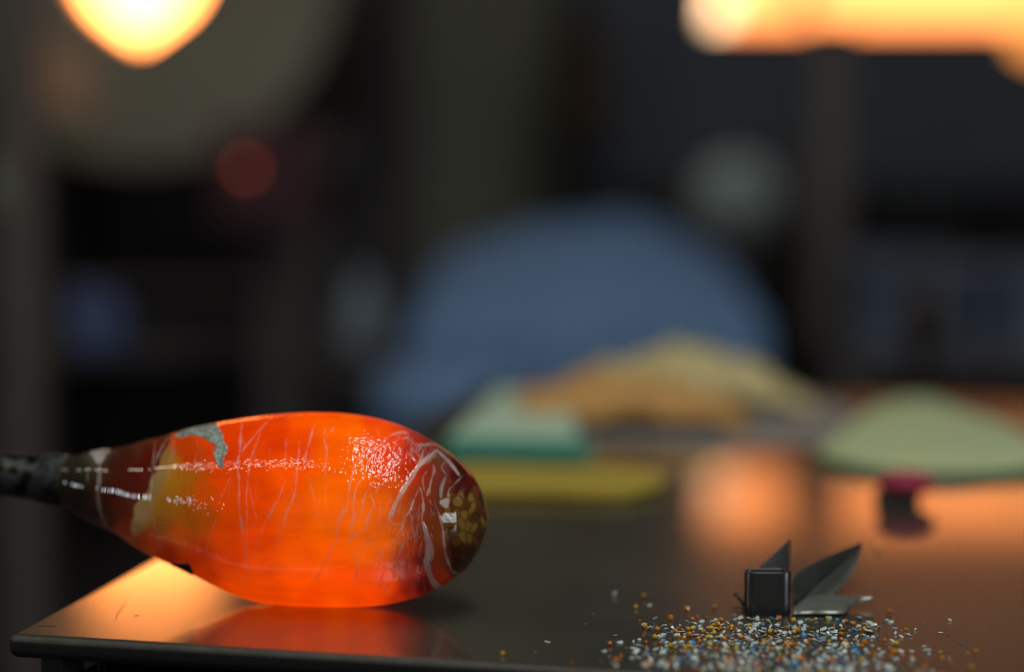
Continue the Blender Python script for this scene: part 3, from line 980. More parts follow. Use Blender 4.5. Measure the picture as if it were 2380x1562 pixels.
# colour of the glowing glass by place along and around the gather: red, green, blue and how much of it is glow (rest: tinted glass)
CT = [
    (165, 1120, 40, 34, 24, .1), (185, 1090, 42, 38, 26, .1), (180, 1160, 38, 26, 18, .1), (230, 1060, 75, 68, 55, .1), (260, 1080, 62, 26, 15, .3),
    (220, 1190, 50, 32, 24, .1), (250, 1150, 60, 22, 14, .3), (330, 1090, 80, 20, 10, .4), (300, 1060, 66, 28, 16, .3), (320, 1040, 78, 40, 22, .3), (370, 1030, 96, 34, 14, .4),
    (345, 1060, 78, 18, 8, .5), (290, 1130, 72, 22, 12, .4), (250, 1205, 60, 24, 16, .3), (280, 1180, 78, 28, 14, .4), (290, 1230, 96, 32, 12, .5), (310, 1100, 74, 20, 10, .4),
    (378, 1060, 118, 88, 44, .45), (372, 1100, 124, 100, 58, .4), (355, 1120, 120, 96, 56, .4), (335, 1160, 126, 100, 60, .4), (325, 1200, 132, 106, 68, .4), (318, 1225, 120, 86, 48, .4),
    (310, 1170, 86, 34, 18, .4), (345, 1110, 84, 26, 14, .4), (400, 1085, 150, 92, 20, .5), (400, 1120, 148, 96, 12, .5), (400, 1160, 142, 88, 12, .5), (370, 1185, 136, 86, 22, .5), (365, 1220, 128, 70, 14, .5),
    (430, 1150, 150, 74, 6, .7), (430, 1110, 152, 82, 6, .6), (440, 1070, 170, 48, 0, .8), (425, 1030, 172, 54, 4, .8), (470, 1150, 186, 66, 3, .8), (480, 1200, 160, 66, 4, .8), (440, 1210, 142, 70, 6, .7),
    (420, 1245, 160, 58, 4, .8), (350, 1250, 128, 36, 6, .7), (390, 1285, 118, 24, 3, .8), (330, 1250, 110, 34, 10, .6), (460, 1290, 150, 34, 0, .9), (470, 1330, 170, 42, 0, .9), (440, 1310, 140, 34, 2, .9),
    (520, 1060, 205, 50, 0, 1), (520, 1110, 206, 58, 0, 1), (520, 1170, 196, 58, 0, 1), (520, 1240, 190, 54, 0, 1), (530, 1300, 196, 50, 0, 1), (550, 1350, 216, 62, 0, 1), (470, 1000, 206, 60, 6, 1),
    (560, 1000, 212, 54, 0, 1), (600, 1050, 226, 64, 0, 1), (600, 1150, 214, 60, 0, 1), (600, 1250, 216, 60, 0, 1), (600, 1330, 226, 66, 0, 1), (640, 985, 226, 62, 0, 1), (640, 1020, 220, 55, 0, 1),
    (640, 1390, 226, 64, 0, 1), (660, 1100, 244, 78, 0, 1), (680, 1200, 228, 78, 0, 1), (690, 1290, 240, 80, 0, 1), (700, 1350, 250, 76, 0, 1), (700, 1020, 236, 70, 0, 1), (700, 1050, 226, 62, 0, 1), (700, 970, 252, 84, 0, 1),
    (720, 1395, 242, 66, 0, 1), (760, 985, 255, 96, 0, 1), (760, 1060, 250, 90, 0, 1), (760, 1140, 250, 98, 0, 1), (760, 1220, 236, 90, 0, 1), (760, 1300, 246, 84, 0, 1), (780, 1380, 252, 76, 0, 1), (800, 1340, 252, 72, 0, 1), (760, 962, 250, 78, 0, 1),
    (820, 1000, 255, 98, 0, 1), (830, 1100, 248, 96, 0, 1), (830, 1200, 240, 96, 2, 1), (840, 1290, 236, 90, 4, 1), (850, 1340, 236, 70, 2, 1), (850, 1395, 240, 66, 2, 1), (880, 1000, 248, 82, 4, 1), (870, 980, 240, 68, 6, 1),
    (890, 1080, 232, 62, 8, 1), (890, 1170, 226, 90, 5, 1), (890, 1260, 224, 88, 6, 1), (900, 1360, 232, 66, 4, 1), (930, 1395, 186, 40, 6, .9), (920, 1020, 236, 66, 12, 1), (930, 1060, 214, 48, 12, 1), (920, 1130, 214, 78, 12, .9),
    (960, 1030, 168, 48, 28, .7), (990, 1045, 124, 36, 28, .5), (970, 1080, 184, 36, 10, .8), (950, 1110, 190, 50, 18, .8), (930, 1190, 190, 74, 14, .8), (920, 1240, 206, 82, 8, .9), (950, 1280, 170, 50, 16, .8), (960, 1330, 156, 36, 16, .8), (950, 1380, 150, 30, 14, .8),
    (1000, 1090, 134, 42, 22, .6), (980, 1150, 146, 50, 20, .7), (970, 1200, 140, 50, 26, .6), (990, 1250, 126, 40, 20, .6), (980, 1300, 104, 24, 18, .5), (985, 1360, 92, 16, 18, .5), (1010, 1220, 116, 52, 22, .5), (1015, 1180, 104, 44, 24, .5),
    (1010, 1300, 112, 40, 12, .6), (1025, 1250, 122, 56, 18, .5), (1030, 1340, 134, 36, 14, .6), (1015, 1070, 96, 48, 30, .4), (1030, 1060, 84, 52, 38, .2), (1040, 1100, 92, 42, 38, .3), (1030, 1140, 90, 44, 32, .3),
    (1060, 1110, 96, 26, 22, .3), (1085, 1140, 104, 34, 22, .2), (1060, 1140, 112, 26, 14, .3), (1070, 1090, 74, 46, 30, .1), (1100, 1150, 88, 62, 30, .1), (1070, 1200, 96, 76, 30, .15), (1100, 1220, 108, 84, 34, .1), (1050, 1240, 84, 58, 24, .2),
    (1110, 1190, 84, 68, 34, .1), (1124, 1210, 74, 60, 34, .1), (1115, 1260, 78, 46, 22, .1), (1090, 1260, 98, 70, 26, .1), (1070, 1290, 70, 30, 20, .2), (1060, 1320, 58, 24, 20, .1), (1090, 1320, 54, 32, 26, .1), (1045, 1370, 80, 30, 20, .3), (1040, 1290, 96, 40, 16, .4),
]
CT = np.array(CT, float)
cxs, cys = np.arange(X0, X1 + 10, 10.0), np.arange(Y0, Y1 + 10, 10.0)
gx, gy = np.meshgrid(cxs, cys)
d2 = (gx[..., None] - CT[:, 0]) ** 2 + (gy[..., None] - CT[:, 1]) ** 2
wt = 1 / (d2 + 90.0) ** 2
# the neck is older, colder glass: a crisp border divides it from the hot body
XB = lambda y: np.interp(y, [930, 1003, 1040, 1080, 1110, 1135, 1160, 1180, 1210, 1260, 1430], [420, 402, 386, 369, 354, 345, 326, 313, 305, 309, 330])
neck_pt = CT[:, 0] < XB(CT[:, 1]) - 2


def spread(sel):
    w = wt[..., sel]
    return (w @ np.column_stack([lin(CT[sel, 2:5]), CT[sel, 5]])) / w.sum(-1, keepdims=True)


coarse_neck, coarse = spread(neck_pt), spread(~neck_pt)


def bil(c, x, y, ox, oy, st):
    u, v = np.clip((x - ox) / st, 0, c.shape[1] - 1.001), np.clip((y - oy) / st, 0, c.shape[0] - 1.001)
    i, j = v.astype(int), u.astype(int)
    fy, fx = v - i, u - j
    if c.ndim == 3:
        fy, fx = fy[:, None], fx[:, None]
    return (c[i, j] * (1 - fx) + c[i, j + 1] * fx) * (1 - fy) + (c[i + 1, j] * (1 - fx) + c[i + 1, j + 1] * fx) * fy


# amber cane mosaic at the end of the gather
cells = np.array([(rng.uniform(1022, 1135), rng.uniform(1085, 1350)) for _ in range(330)])
keep = []
for c in cells:
    if all(((c[0] - k[0]) * 1.6) ** 2 + (c[1] - k[1]) ** 2 > 17 ** 2 for k in keep):
        keep.append(c)
cells = np.array(keep)
def cell_colour(c):
    x, y = c
    if y < 1150:
        return lin([(110, 20, 16), (70, 18, 20), (120, 52, 30), (60, 24, 24)][rng.integers(4)])
    if y < 1265:
        return lin([(138, 98, 40), (122, 80, 32), (104, 60, 26), (142, 106, 48), (84, 42, 20)][rng.integers(5)])
    return lin([(84, 44, 20), (60, 22, 18), (46, 18, 20), (66, 24, 20)][rng.integers(4)])
ccol = np.array([cell_colour(c) for c in cells])
mm = (slice(1060 - Y0, 1375 - Y0), slice(1000 - X0, 1150 - X0))
mx, my = GX[mm] + 3 * np.sin(GY[mm] / 7), GY[mm] + 3 * np.sin(GX[mm] / 6)
dd = np.sqrt(((mx[..., None] - cells[:, 0]) * 1.6) ** 2 + (my[..., None] - cells[:, 1]) ** 2)
order = np.argsort(dd, -1)
dA, dB = np.take_along_axis(dd, order[..., :1], -1)[..., 0], np.take_along_axis(dd, order[..., 1:2], -1)[..., 0]
ew = 1 / (dd + 1.5) ** 5
mos = (ew @ ccol) / ew.sum(-1, keepdims=True) * 0.56 * (0.40 + 0.60 * np.clip((dB - dA) / 8, 0, 1))[..., None]
mosaic, mosaic_a = np.zeros((H_, W_, 3)), np.zeros((H_, W_))
mosaic[mm] = mos
# edge of the mosaic: the white arc thread on its left
edge_x = np.interp(GY[mm], [1060, 1100, 1150, 1200, 1250, 1300, 1340, 1375], [1040, 1038, 1030, 1020, 1030, 1040, 1056, 1080])
mosaic_a[mm] = 0.85 * np.clip((GX[mm] - edge_x) / 14, 0, 1)
disc = np.hypot(GX - 1034, GY - 1169) + 1.6 * np.sin(3 * np.arctan2(GY - 1169, GX - 1034) + 1)
dk = np.clip((13 - disc) / 3, 0, 1)
mosaic[:] = mosaic * (1 - dk[..., None]) + dk[..., None] * (lin((150, 134, 120)) * (0.95 + 0.08 * np.sin(GX * 0.8 + GY * 0.3))[..., None])
mosaic_a[:] = np.maximum(mosaic_a, dk)
disc2 = np.hypot(GX - 1064, GY - 1166)
mosaic[(disc2 < 15) & (disc2 > 12)] = lin((60, 36, 18))
mosaic[disc2 < 12] = lin((104, 78, 38))

# --- the body: circles strung along a straight axis
TOPP = [(150, 1057), (165, 1059), (195, 1052), (220, 1046), (260, 1040), (300, 1031), (350, 1018), (400, 1003), (450, 990), (500, 979), (550, 970), (600, 963), (650, 958.5), (700, 956), (760, 957), (810, 962), (850, 969), (900, 983), (950, 1004), (990, 1025), (1030, 1051), (1060, 1076), (1085, 1102), (1105, 1131), (1120, 1163), (1128, 1193)]
BOTP = [(150, 1177), (165, 1179), (190, 1197), (215, 1211), (240, 1223), (270, 1236), (300, 1251), (330, 1270), (360, 1289), (400, 1306), (440, 1322), (480, 1341), (520, 1361), (560, 1380), (600, 1395), (640, 1404), (700, 1410), (760, 1412), (820, 1413), (880, 1411), (920, 1407), (950, 1400), (990, 1389), (1020, 1377), (1055, 1356), (1090, 1327), (1112, 1292), (1124, 1262), (1129, 1232)]
xs = np.concatenate([np.arange(150, 1128, 1.0), [1128.5, 1129.5, 1130]])
tt, bb = np.interp(xs, *zip(*TOPP)), np.interp(xs, *zip(*BOTP))
ker = np.exp(-np.linspace(-2, 2, 31) ** 2); ker /= ker.sum()
sm = lambda a: np.convolve(np.pad(a, 15, mode='reflect', reflect_type='odd'), ker, 'valid')
mid, rad = sm((tt + bb) / 2), sm((bb - tt) / 2)
# round off the tip
k = xs > 1095
r_at = np.interp(1095, xs, rad)
te = np.clip((xs[k] - 1095) / 35.0, 0, 1)
rad[k] = np.minimum(np.maximum(rad[k], 0.5), r_at * np.sqrt(np.clip(1 - te ** 2.0, 0, 1)) * 1.0 + 0.01)
rad = rad + 1.5 * np.sin(2 * np.pi * (xs - 185) / 118) * np.clip((xs - 170) / 30, 0, 1) * np.clip((385 - xs) / 50, 0, 1) + 0.5 * np.sin(2 * np.pi * (xs - 185) / 37) * np.clip((xs - 160) / 20, 0, 1) * np.clip((270 - xs) / 50, 0, 1)
arc = np.concatenate([[0], np.cumsum(np.hypot(np.diff(xs), np.diff(rad)))])
NS, NT = 620, 700
sa = np.linspace(0, arc[-1], NS)
xs_, mid_, rad_ = np.interp(sa, arc, xs), np.interp(sa, arc, mid), np.interp(sa, arc, rad)

ZA, ZBt = 1.344, 1.291
A3, B3 = P(165, 1119, ZA), P(1130, 1218, ZBt)
axis = (B3 - A3) / np.linalg.norm(B3 - A3)


def axis_point(x, y):
    u = (x - 165) / 965.0
    iz = 1 / ZA + (1 / ZBt - 1 / ZA) * u
    return P(x, y, 1 / iz)


cen = np.array([axis_point(x, y) for x, y in zip(xs_, mid_)])
vdir = cen - np.array([0, 0, CAMH])
depth = vdir[:, 1] * cp - vdir[:, 2] * sp
r3 = rad_ * depth / F * 0.9935
vm = vdir[NS // 2] / np.linalg.norm(vdir[NS // 2])
nv = -vm - axis * np.dot(-vm, axis); nv /= np.linalg.norm(nv)
uv = np.cross(nv, axis)
if uv[2] < 0:
    uv = -uv
th = np.linspace(0, 2 * np.pi, NT, endpoint=False)
V = cen[:, None, :] + r3[:, None, None] * (np.cos(th)[None, :, None] * nv + np.sin(th)[None, :, None] * uv)
V = V.reshape(-1, 3)
lift = V[:, 2].min()
sxp, syp = proj(V)
tn = np.repeat(np.gradient(r3, axis=0) / np.maximum(np.gradient((cen @ axis)), 1e-7), NT)
Nn = (np.cos(th)[None, :, None] * nv + np.sin(th)[None, :, None] * uv) - tn.reshape(NS, NT)[..., None] * axis
Nn = (Nn / np.linalg.norm(Nn, axis=2, keepdims=True)).reshape(-1, 3)
ne = np.clip((XB(syp) + 3.0 * np.sin(syp / 9.0) - sxp) / 6 + 0.5, 0, 1)[:, None]
ne = ne * (syp < 1246)[:, None] + np.clip((XB(syp) + 40 - sxp) / 80, 0, 1)[:, None] * (syp >= 1246)[:, None]
base4 = bil(coarse, sxp, syp, X0, Y0, 10.0) * (1 - ne) + bil(coarse_neck, sxp, syp, X0, Y0, 10.0) * ne
vv = bil(vein, sxp, syp, X0, Y0, 1.0)
ma = bil(mosaic_a, sxp, syp, X0, Y0, 1.0)
mc = bil(mosaic, sxp, syp, X0, Y0, 1.0)
col = base4[:, :3] * (1 - ma[:, None]) + mc * ma[:, None]
hot = base4[:, 3] * (1 - ma) + 0.12 * ma
FRONT = 0.42                                     # light that falls on the glass, used to split colour between glow and tint
endf = 1 - 0.38 * np.clip((sxp - 905) / 95, 0, 1) ** 0.8
glow = col * hot[:, None] * endf[:, None]
tint = np.clip(col * (1 - hot[:, None]) / FRONT, 0, 0.8) * (1 - 0.35 * ne)
whiteness = np.array([0.66, 0.56, 0.49])
glow = glow * (1 - 0.62 * vv[:, None])
tint = tint * (1 - vv[:, None]) + whiteness * vv[:, None]
V = V + Nn * (vv * 0.00022)[:, None]
V[:, 2] = np.maximum(V[:, 2] - min(lift, 0) * 0.0, 0.0004)
ripple = np.clip((sxp - 385) / 60, 0, 1) * np.clip((985 - sxp) / 40, 0, 1) * np.clip((1330 - syp) / 80, 0.12, 1) * (0.34 + 0.34 * np.clip((sxp - 770) / 70, 0, 1) + 0.35 * np.exp(-((sxp - 470) / 55) ** 2 - ((syp - 1165) / 45) ** 2))

ii, jj = np.meshgrid(np.arange(NS - 1), np.arange(NT), indexing='ij')
q0 = ii * NT + jj
q1 = ii * NT + (jj + 1) % NT
quads = np.stack([q0, q1, q1 + NT, q0 + NT], -1).reshape(-1, 4)


def np_mesh(name, verts, faces):
    me = bpy.data.meshes.new(name)
    nf, w = faces.shape
    me.vertices.add(len(verts))
    me.vertices.foreach_set('co', np.ascontiguousarray(verts, np.float32).ravel())
    me.loops.add(nf * w)
    me.loops.foreach_set('vertex_index', np.ascontiguousarray(faces, np.int32).ravel())
    me.polygons.add(nf)
    me.polygons.foreach_set('loop_start', np.arange(0, nf * w, w, dtype=np.int32))
    me.polygons.foreach_set('use_smooth', np.ones(nf, bool))
    me.update(calc_edges=True)
    me.validate()
    return me


ctr = np.array([axis_point(165, 1119)])[0]
root = empty('blowpipe', (ctr[0], ctr[1], 0))
tag(root, 'iron blowpipe with a glowing orange glass gather veined in white, resting on the steel table', 'blowpipe')
off = np.array([ctr[0], ctr[1], 0])
me = np_mesh('glass_gather', V - off, quads[:, ::-1])
for nm, dat in (('glow', glow), ('tint', tint)):
    at = me.color_attributes.new(nm, 'FLOAT_COLOR', 'POINT')
    at.data.foreach_set('color', np.column_stack([dat, np.ones(len(dat))]).astype(np.float32).ravel())
at = me.attributes.new('ripple', 'FLOAT', 'POINT')
at.data.foreach_set('value', ripple.astype(np.float32))


def glass_material():
    m = bpy.data.materials.new('hot glass')
    m.use_nodes = True
    nt = m.node_tree
    b = nt.nodes['Principled BSDF']
    L = nt.links.new
    g = nt.nodes.new('ShaderNodeAttribute'); g.attribute_name = 'glow'
    t = nt.nodes.new('ShaderNodeAttribute'); t.attribute_name = 'tint'
    rp = nt.nodes.new('ShaderNodeAttribute'); rp.attribute_name = 'ripple'
    tc = nt.nodes.new('ShaderNodeTexCoord')
    mp = nt.nodes.new('ShaderNodeMapping')
    mp.inputs['Scale'].default_value = (1.0, 1.0, 0.55)
    mp.inputs['Rotation'].default_value = (0, math.radians(-20), 0)
    L(tc.outputs['Object'], mp.inputs['Vector'])
    n1 = nt.nodes.new('ShaderNodeTexNoise'); n1.inputs['Scale'].default_value = 430; n1.inputs['Detail'].default_value = 1
    L(mp.outputs['Vector'], n1.inputs['Vector'])
    mul = nt.nodes.new('ShaderNodeMath'); mul.operation = 'MULTIPLY'
    L(n1.outputs['Fac'], mul.inputs[0]); L(rp.outputs['Fac'], mul.inputs[1])
    bp = nt.nodes.new('ShaderNodeBump'); bp.inputs['Strength'].default_value = 1.0; bp.inputs['Distance'].default_value = 0.0009
    L(mul.outputs[0], bp.inputs['Height'])
    L(bp.outputs['Normal'], b.inputs['Normal'])
    # cloudy streaks in the glow, running along the body
    mp2 = nt.nodes.new('ShaderNodeMapping'); mp2.inputs['Scale'].default_value = (45, 60, 130)
    L(tc.outputs['Object'], mp2.inputs['Vector'])
    n2 = nt.nodes.new('ShaderNodeTexNoise'); n2.inputs['Scale'].default_value = 1.0; n2.inputs['Detail'].default_value = 4
    L(mp2.outputs['Vector'], n2.inputs['Vector'])
    mr = nt.nodes.new('ShaderNodeMapRange'); mr.inputs['From Min'].default_value = 0.32; mr.inputs['From Max'].default_value = 0.62
    mr.inputs['To Min'].default_value = 0.88; mr.inputs['To Max'].default_value = 1.04
    L(n2.outputs['Fac'], mr.inputs['Value'])
    vm_ = nt.nodes.new('ShaderNodeVectorMath'); vm_.operation = 'SCALE'
    L(g.outputs['Color'], vm_.inputs[0]); L(mr.outputs['Result'], vm_.inputs['Scale'])
    L(vm_.outputs['Vector'], b.inputs['Emission Color'])
    b.inputs['Emission Strength'].default_value = 1.0
    L(t.outputs['Color'], b.inputs['Base Color'])
    b.inputs['Roughness'].default_value = 0.02
    b.inputs['IOR'].default_value = 1.52
    return m


M_glass = glass_material()
gather = link('glass_gather', me, M_glass, root)

# grey metal leaf flakes stuck on the glass
def inside(poly, x, y):
    poly = np.array(poly)
    c = np.zeros(len(x), bool)
    j = len(poly) - 1
    for i in range(len(poly)):
        xi, yi, xj, yj = *poly[i], *poly[j]
        with np.errstate(divide='ignore', invalid='ignore'):
            c ^= ((yi > y) != (yj > y)) & (x < (xj - xi) * (y - yi) / (yj - yi) + xi)
        j = i
    return c


M_flake = mat('grey metal leaf', (0.60, 0.63, 0.52), 0.55, metal=0.3, noise=(380, (0.20, 0.23, 0.18), 0.12), bump=(520, 0.9, 0.0008))
M_flaked = mat('dark metal leaf', (0.05, 0.05, 0.045), 0.4, metal=0.7, noise=(400, (0.16, 0.16, 0.15), 0.1), bump=(420, 1.0, 0.001))
fc_c = quads
cxq, cyq = sxp[quads].mean(1), syp[quads].mean(1)
front = (Nn @ -vm)[quads].mean(1)
p_big = z2((290, 425), (380, 380), (480, 350), (640, 318), (800, 290), (832, 360), (872, 420), (882, 500), (928, 560), (932, 620), (892, 690), (872, 750), (885, 800), (873, 835), (832, 806), (790, 765), (778, 700), (758, 640), (785, 580), (768, 530), (720, 512), (650, 462), (560, 432), (480, 425), (370, 462), (310, 440))
p_small = z5((225, 920), (350, 938), (440, 935), (462, 940), (500, 1000), (520, 1060), (480, 1075), (420, 1060), (300, 985))
for nm, poly, m, lo in (('metal_leaf_flake', p_big, M_flake, -0.35), ('metal_leaf_flake', p_small, M_flaked, -0.35)):
    sel = inside(poly, cxq, cyq) & (front > lo)
    # the big flake curls over the top a little behind the visible rim
    fq = quads[sel]
    ids, inv = np.unique(fq, return_inverse=True)
    fq = inv.reshape(-1, 4)
    top_v = V[ids] + Nn[ids] * 0.00045
    bot_v = V[ids] - Nn[ids] * 0.0003
    nb = len(ids)
    ed = np.concatenate([fq[:, [0, 1]], fq[:, [1, 2]], fq[:, [2, 3]], fq[:, [3, 0]]])
    key = set(map(tuple, ed))
    rim = np.array([(a, b) for a, b in key if (b, a) not in key])
    skirt = np.column_stack([rim[:, 1], rim[:, 0], rim[:, 0] + nb, rim[:, 1] + nb])
    fl = np_mesh(nm, np.vstack([top_v, bot_v]) - off, np.vstack([fq, skirt])[:, ::-1])
    o = link(nm, fl, m, gather)
    o['label'] = 'ragged grey metal leaf flake on the upper side' if m is M_flake else 'dark metal leaf flake on the underside'

# the pipe: dark iron with flaking oxide
M_pipe = bpy.data.materials.new('scaled iron pipe')
M_pipe.use_nodes = True
nt = M_pipe.node_tree
b = nt.nodes['Principled BSDF']
tc = nt.nodes.new('ShaderNodeTexCoord')
n1 = nt.nodes.new('ShaderNodeTexNoise'); n1.inputs['Scale'].default_value = 95; n1.inputs['Detail'].default_value = 5
nt.links.new(tc.outputs['Object'], n1.inputs['Vector'])
r_ = nt.nodes.new('ShaderNodeValToRGB')
r_.color_ramp.elements[0].position, r_.color_ramp.elements[1].position = 0.52, 0.57
r_.color_ramp.elements[0].color, r_.color_ramp.elements[1].color = (0.006, 0.005, 0.004, 1), (0.07, 0.08, 0.075, 1)
nt.links.new(n1.outputs['Fac'], r_.inputs['Fac'])
nt.links.new(r_.outputs['Color'], b.inputs['Base Color'])
n3 = nt.nodes.new('ShaderNodeTexNoise'); n3.inputs['Scale'].default_value = 350
nt.links.new(tc.outputs['Object'], n3.inputs['Vector'])
bp = nt.nodes.new('ShaderNodeBump'); bp.inputs['Strength'].default_value = 0.6; bp.inputs['Distance'].default_value = 0.0008
nt.links.new(n3.outputs['Fac'], bp.inputs['Height'])
nt.links.new(bp.outputs['Normal'], b.inputs['Normal'])
b.inputs['Roughness'].default_value = 0.30
b.inputs['Metallic'].default_value = 0.2
pj = axis_point(172, 1119.5)
pstart = axis_point(0, 1101)
pdir = (pj - pstart) / np.linalg.norm(pj - pstart)
kk = 1.345 / F
prof = [(0.0100, -0.95), (0.0105, -0.40), (0.0115, -0.12), (50.5 * kk, -0.0415), (52 * kk, -0.030), (56 * kk, -0.018), (59 * kk, -0.008), (59.5 * kk, 0.004), (52 * kk, 0.0075)]
Mq = Matrix.Translation(Vector(pj - off)) @ Vector(pdir).to_track_quat('Z', 'Y').to_matrix().to_4x4()
lathe('pipe', prof, M_pipe, root, n=56, M=Mq)
M_scale = mat('grey pipe collar', (0.055, 0.062, 0.058), 0.6, metal=0.2, noise=(120, (0.010, 0.010, 0.009), 0.05), bump=(260, 0.6, 0.0006))
lathe('pipe_collar', [(57.5 * kk, -0.0195), (59.5 * kk, -0.0185), (60.5 * kk, -0.006), (60.8 * kk, 0.002), (59 * kk, 0.004)], M_scale, root, n=56, M=Mq, caps=False)

# ------------------------------------------------------------------ bent steel leaf tool
M_steel = mat('dark polished steel strip', (0.13, 0.125, 0.13), 0.33, metal=0.9, noise=(90, (0.10, 0.095, 0.095)))
M_leaf = mat('grey sheet steel', (0.34, 0.35, 0.29), 0.42, metal=0.7, noise=(70, (0.25, 0.26, 0.21)), bump=(160, 0.3, 0.001))
M_leafd = mat('dark sheet steel', (0.085, 0.088, 0.074), 0.55, metal=0.6, noise=(60, (0.06, 0.063, 0.053)))
bf = T(1785, 1433)
tool = empty('leaf_cutter', (bf[0], bf[1], 0))
tag(tool, 'dark bent steel band with pointed sheet metal leaves, standing behind the coloured glass chips', 'tool')
w2 = 54 * bf[1] / F - 0.0004
hh = 0.0243
# U-shaped band seen from above, open at the back
dpt, rc = 0.0100, 0.0046
plan = []
for cx_, cy_, a0_ in ((-w2 + rc, rc, math.pi), (w2 - rc, rc, 1.5 * math.pi), (w2 - rc, dpt - rc, 0), (-w2 + rc, dpt - rc, 0.5 * math.pi)):
    for k in range(9):
        a = a0_ + k * math.pi / 16
        plan.append((cx_ + rc * math.cos(a), cy_ + rc * math.sin(a)))
plan.append((plan[0][0] + 0.00001, plan[0][1] + 0.0001))
plan = np.array(plan)
g = [[(x, y, z) for x, y in plan] for z in np.linspace(0.0006, hh, 5)]
g = np.array(g)
band = sheet_mesh('band', g, 0.0013, M_steel, tool)
bm_ = band.modifiers.new('bevel', 'BEVEL'); bm_.width = 0.0003; bm_.segments = 2; bm_.limit_method = 'ANGLE'
toff = np.array([bf[0], bf[1], 0])


def leaf(name, left, right, m, nu=14, sag=0.0, thick=0.0008, jag=0.0, seed=1):
    """sheet between two edge curves given as 3-D points"""
    rr = random.Random(seed)
    L, R = smooth_curve(left, nu), smooth_curve(right, nu)
    g = []
    for a, b in zip(L, R):
        row = []
        for t in np.linspace(0, 1, 9):
            q = a * (1 - t) + b * t
            q = q + np.array([0, 0, sag * math.sin(math.pi * t)])
            row.append(q)
        if jag:
            row[0] = row[0] + np.array([rr.uniform(-jag, jag), rr.uniform(-jag, jag) * 0.6, 0])
        g.append(np.array(row) - toff)
    return sheet_mesh(name, g, thick, m, tool)


zb_ = bf[1]
# upright back blade
leaf('leaf_blade', [P(1752, 1330, zb_ + 0.022), P(1775, 1308, zb_ + 0.032), P(1808, 1276, zb_ + 0.046), P(1831, 1255, zb_ + 0.058)],
     [P(1826, 1400, zb_ + 0.020), P(1829, 1350, zb_ + 0.030), P(1834, 1300, zb_ + 0.045), P(1834, 1256, zb_ + 0.058)], M_leafd, sag=0.001)
# folded leaf: upper and lower halves along a midrib
rib = [P(1846, 1418, zb_ + 0.018), P(1868, 1392, zb_ + 0.026), P(1912, 1350, zb_ + 0.045), P(1960, 1310, zb_ + 0.066), P(2001, 1264, zb_ + 0.086)]
upe = [P(1838, 1362, zb_ + 0.020), P(1850, 1332, zb_ + 0.030), P(1900, 1303, zb_ + 0.048), P(1960, 1276, zb_ + 0.070), P(2002, 1262, zb_ + 0.086)]
lowe = [P(1850, 1424, zb_ + 0.020), P(1895, 1408, zb_ + 0.030), P(1945, 1376, zb_ + 0.046), P(1983, 1330, zb_ + 0.066), P(2003, 1267, zb_ + 0.086)]
leaf('folded_leaf', upe, rib, M_leafd, sag=0.0015)
M_leafm = mat('mid grey sheet steel', (0.16, 0.165, 0.135), 0.5, metal=0.6, noise=(60, (0.11, 0.115, 0.095)))
leaf('folded_leaf', rib, lowe, M_leafm, sag=-0.002)
# flat jagged leaf lying on the table
fr = [T(1843, 1429, .0012), T(1880, 1427, .0014), T(1920, 1427, .0022), T(1962, 1425, .0024), T(1972, 1412, .003), T(1988, 1407, .003), T(1994, 1400, .003), T(2030, 1394, .004)]
bk = [T(1846, 1412, .003), T(1875, 1390, .0042), T(1915, 1383, .005), T(1945, 1384, .005), T(1965, 1387, .005), T(1985, 1388, .0048), T(2005, 1389, .0045), T(2031, 1392, .004)]
fl = leaf('flat_leaf', fr, bk, M_leaf, nu=40, sag=0.0012, jag=0.0006)
# curled sliver at its other side
bm = bmesh.new()
sl = [T(1730, 1408, .003), P(1724, 1398, zb_ + 0.012), P(1716, 1388, zb_ + 0.013), P(1709, 1381, zb_ + 0.014), P(1712, 1377, zb_ + 0.015)]
add_tube(bm, [Vector(q - toff) for q in smooth_curve(sl, 12)], [0.0006 + 0.0007 * math.sin(k) ** 2 for k in range(12)], 7)
add_tube(bm, [Vector(q - toff) for q in (T(1731, 1411, .002), T(1718, 1412, .0014), T(1704, 1413, .001))], 0.0004, 6)
add_tube(bm, [Vector(q - toff) for q in (T(1730, 1410, .002), T(1722, 1424, .0014), T(1718, 1432, .0008))], 0.0005, 6)
bm_obj('metal_sliver', bm, M_leafd, tool, smooth=True)

# ------------------------------------------------------------------ glass frit: chips and beads scattered on the table
FR = {
    'pale': ('pale mint white', (0.80, 0.92, 0.82), 0.16, 0.10),
    'blue': ('sky blue', (0.09, 0.38, 0.66), 0.15, 0.1),
    'orange': ('orange', (0.95, 0.30, 0.02), 0.08, 0.12),
    'yellow': ('amber yellow', (0.92, 0.58, 0.03), 0.08, 0.12),
    'pink': ('salmon pink', (0.75, 0.24, 0.18), 0.2, 0.1),
    'green': ('sea green', (0.12, 0.42, 0.30), 0.15, 0.2),
}
FM = {k: mat('glass frit ' + k, v[1], v[2], trans=v[3], coat=0.3) for k, v in FR.items()}


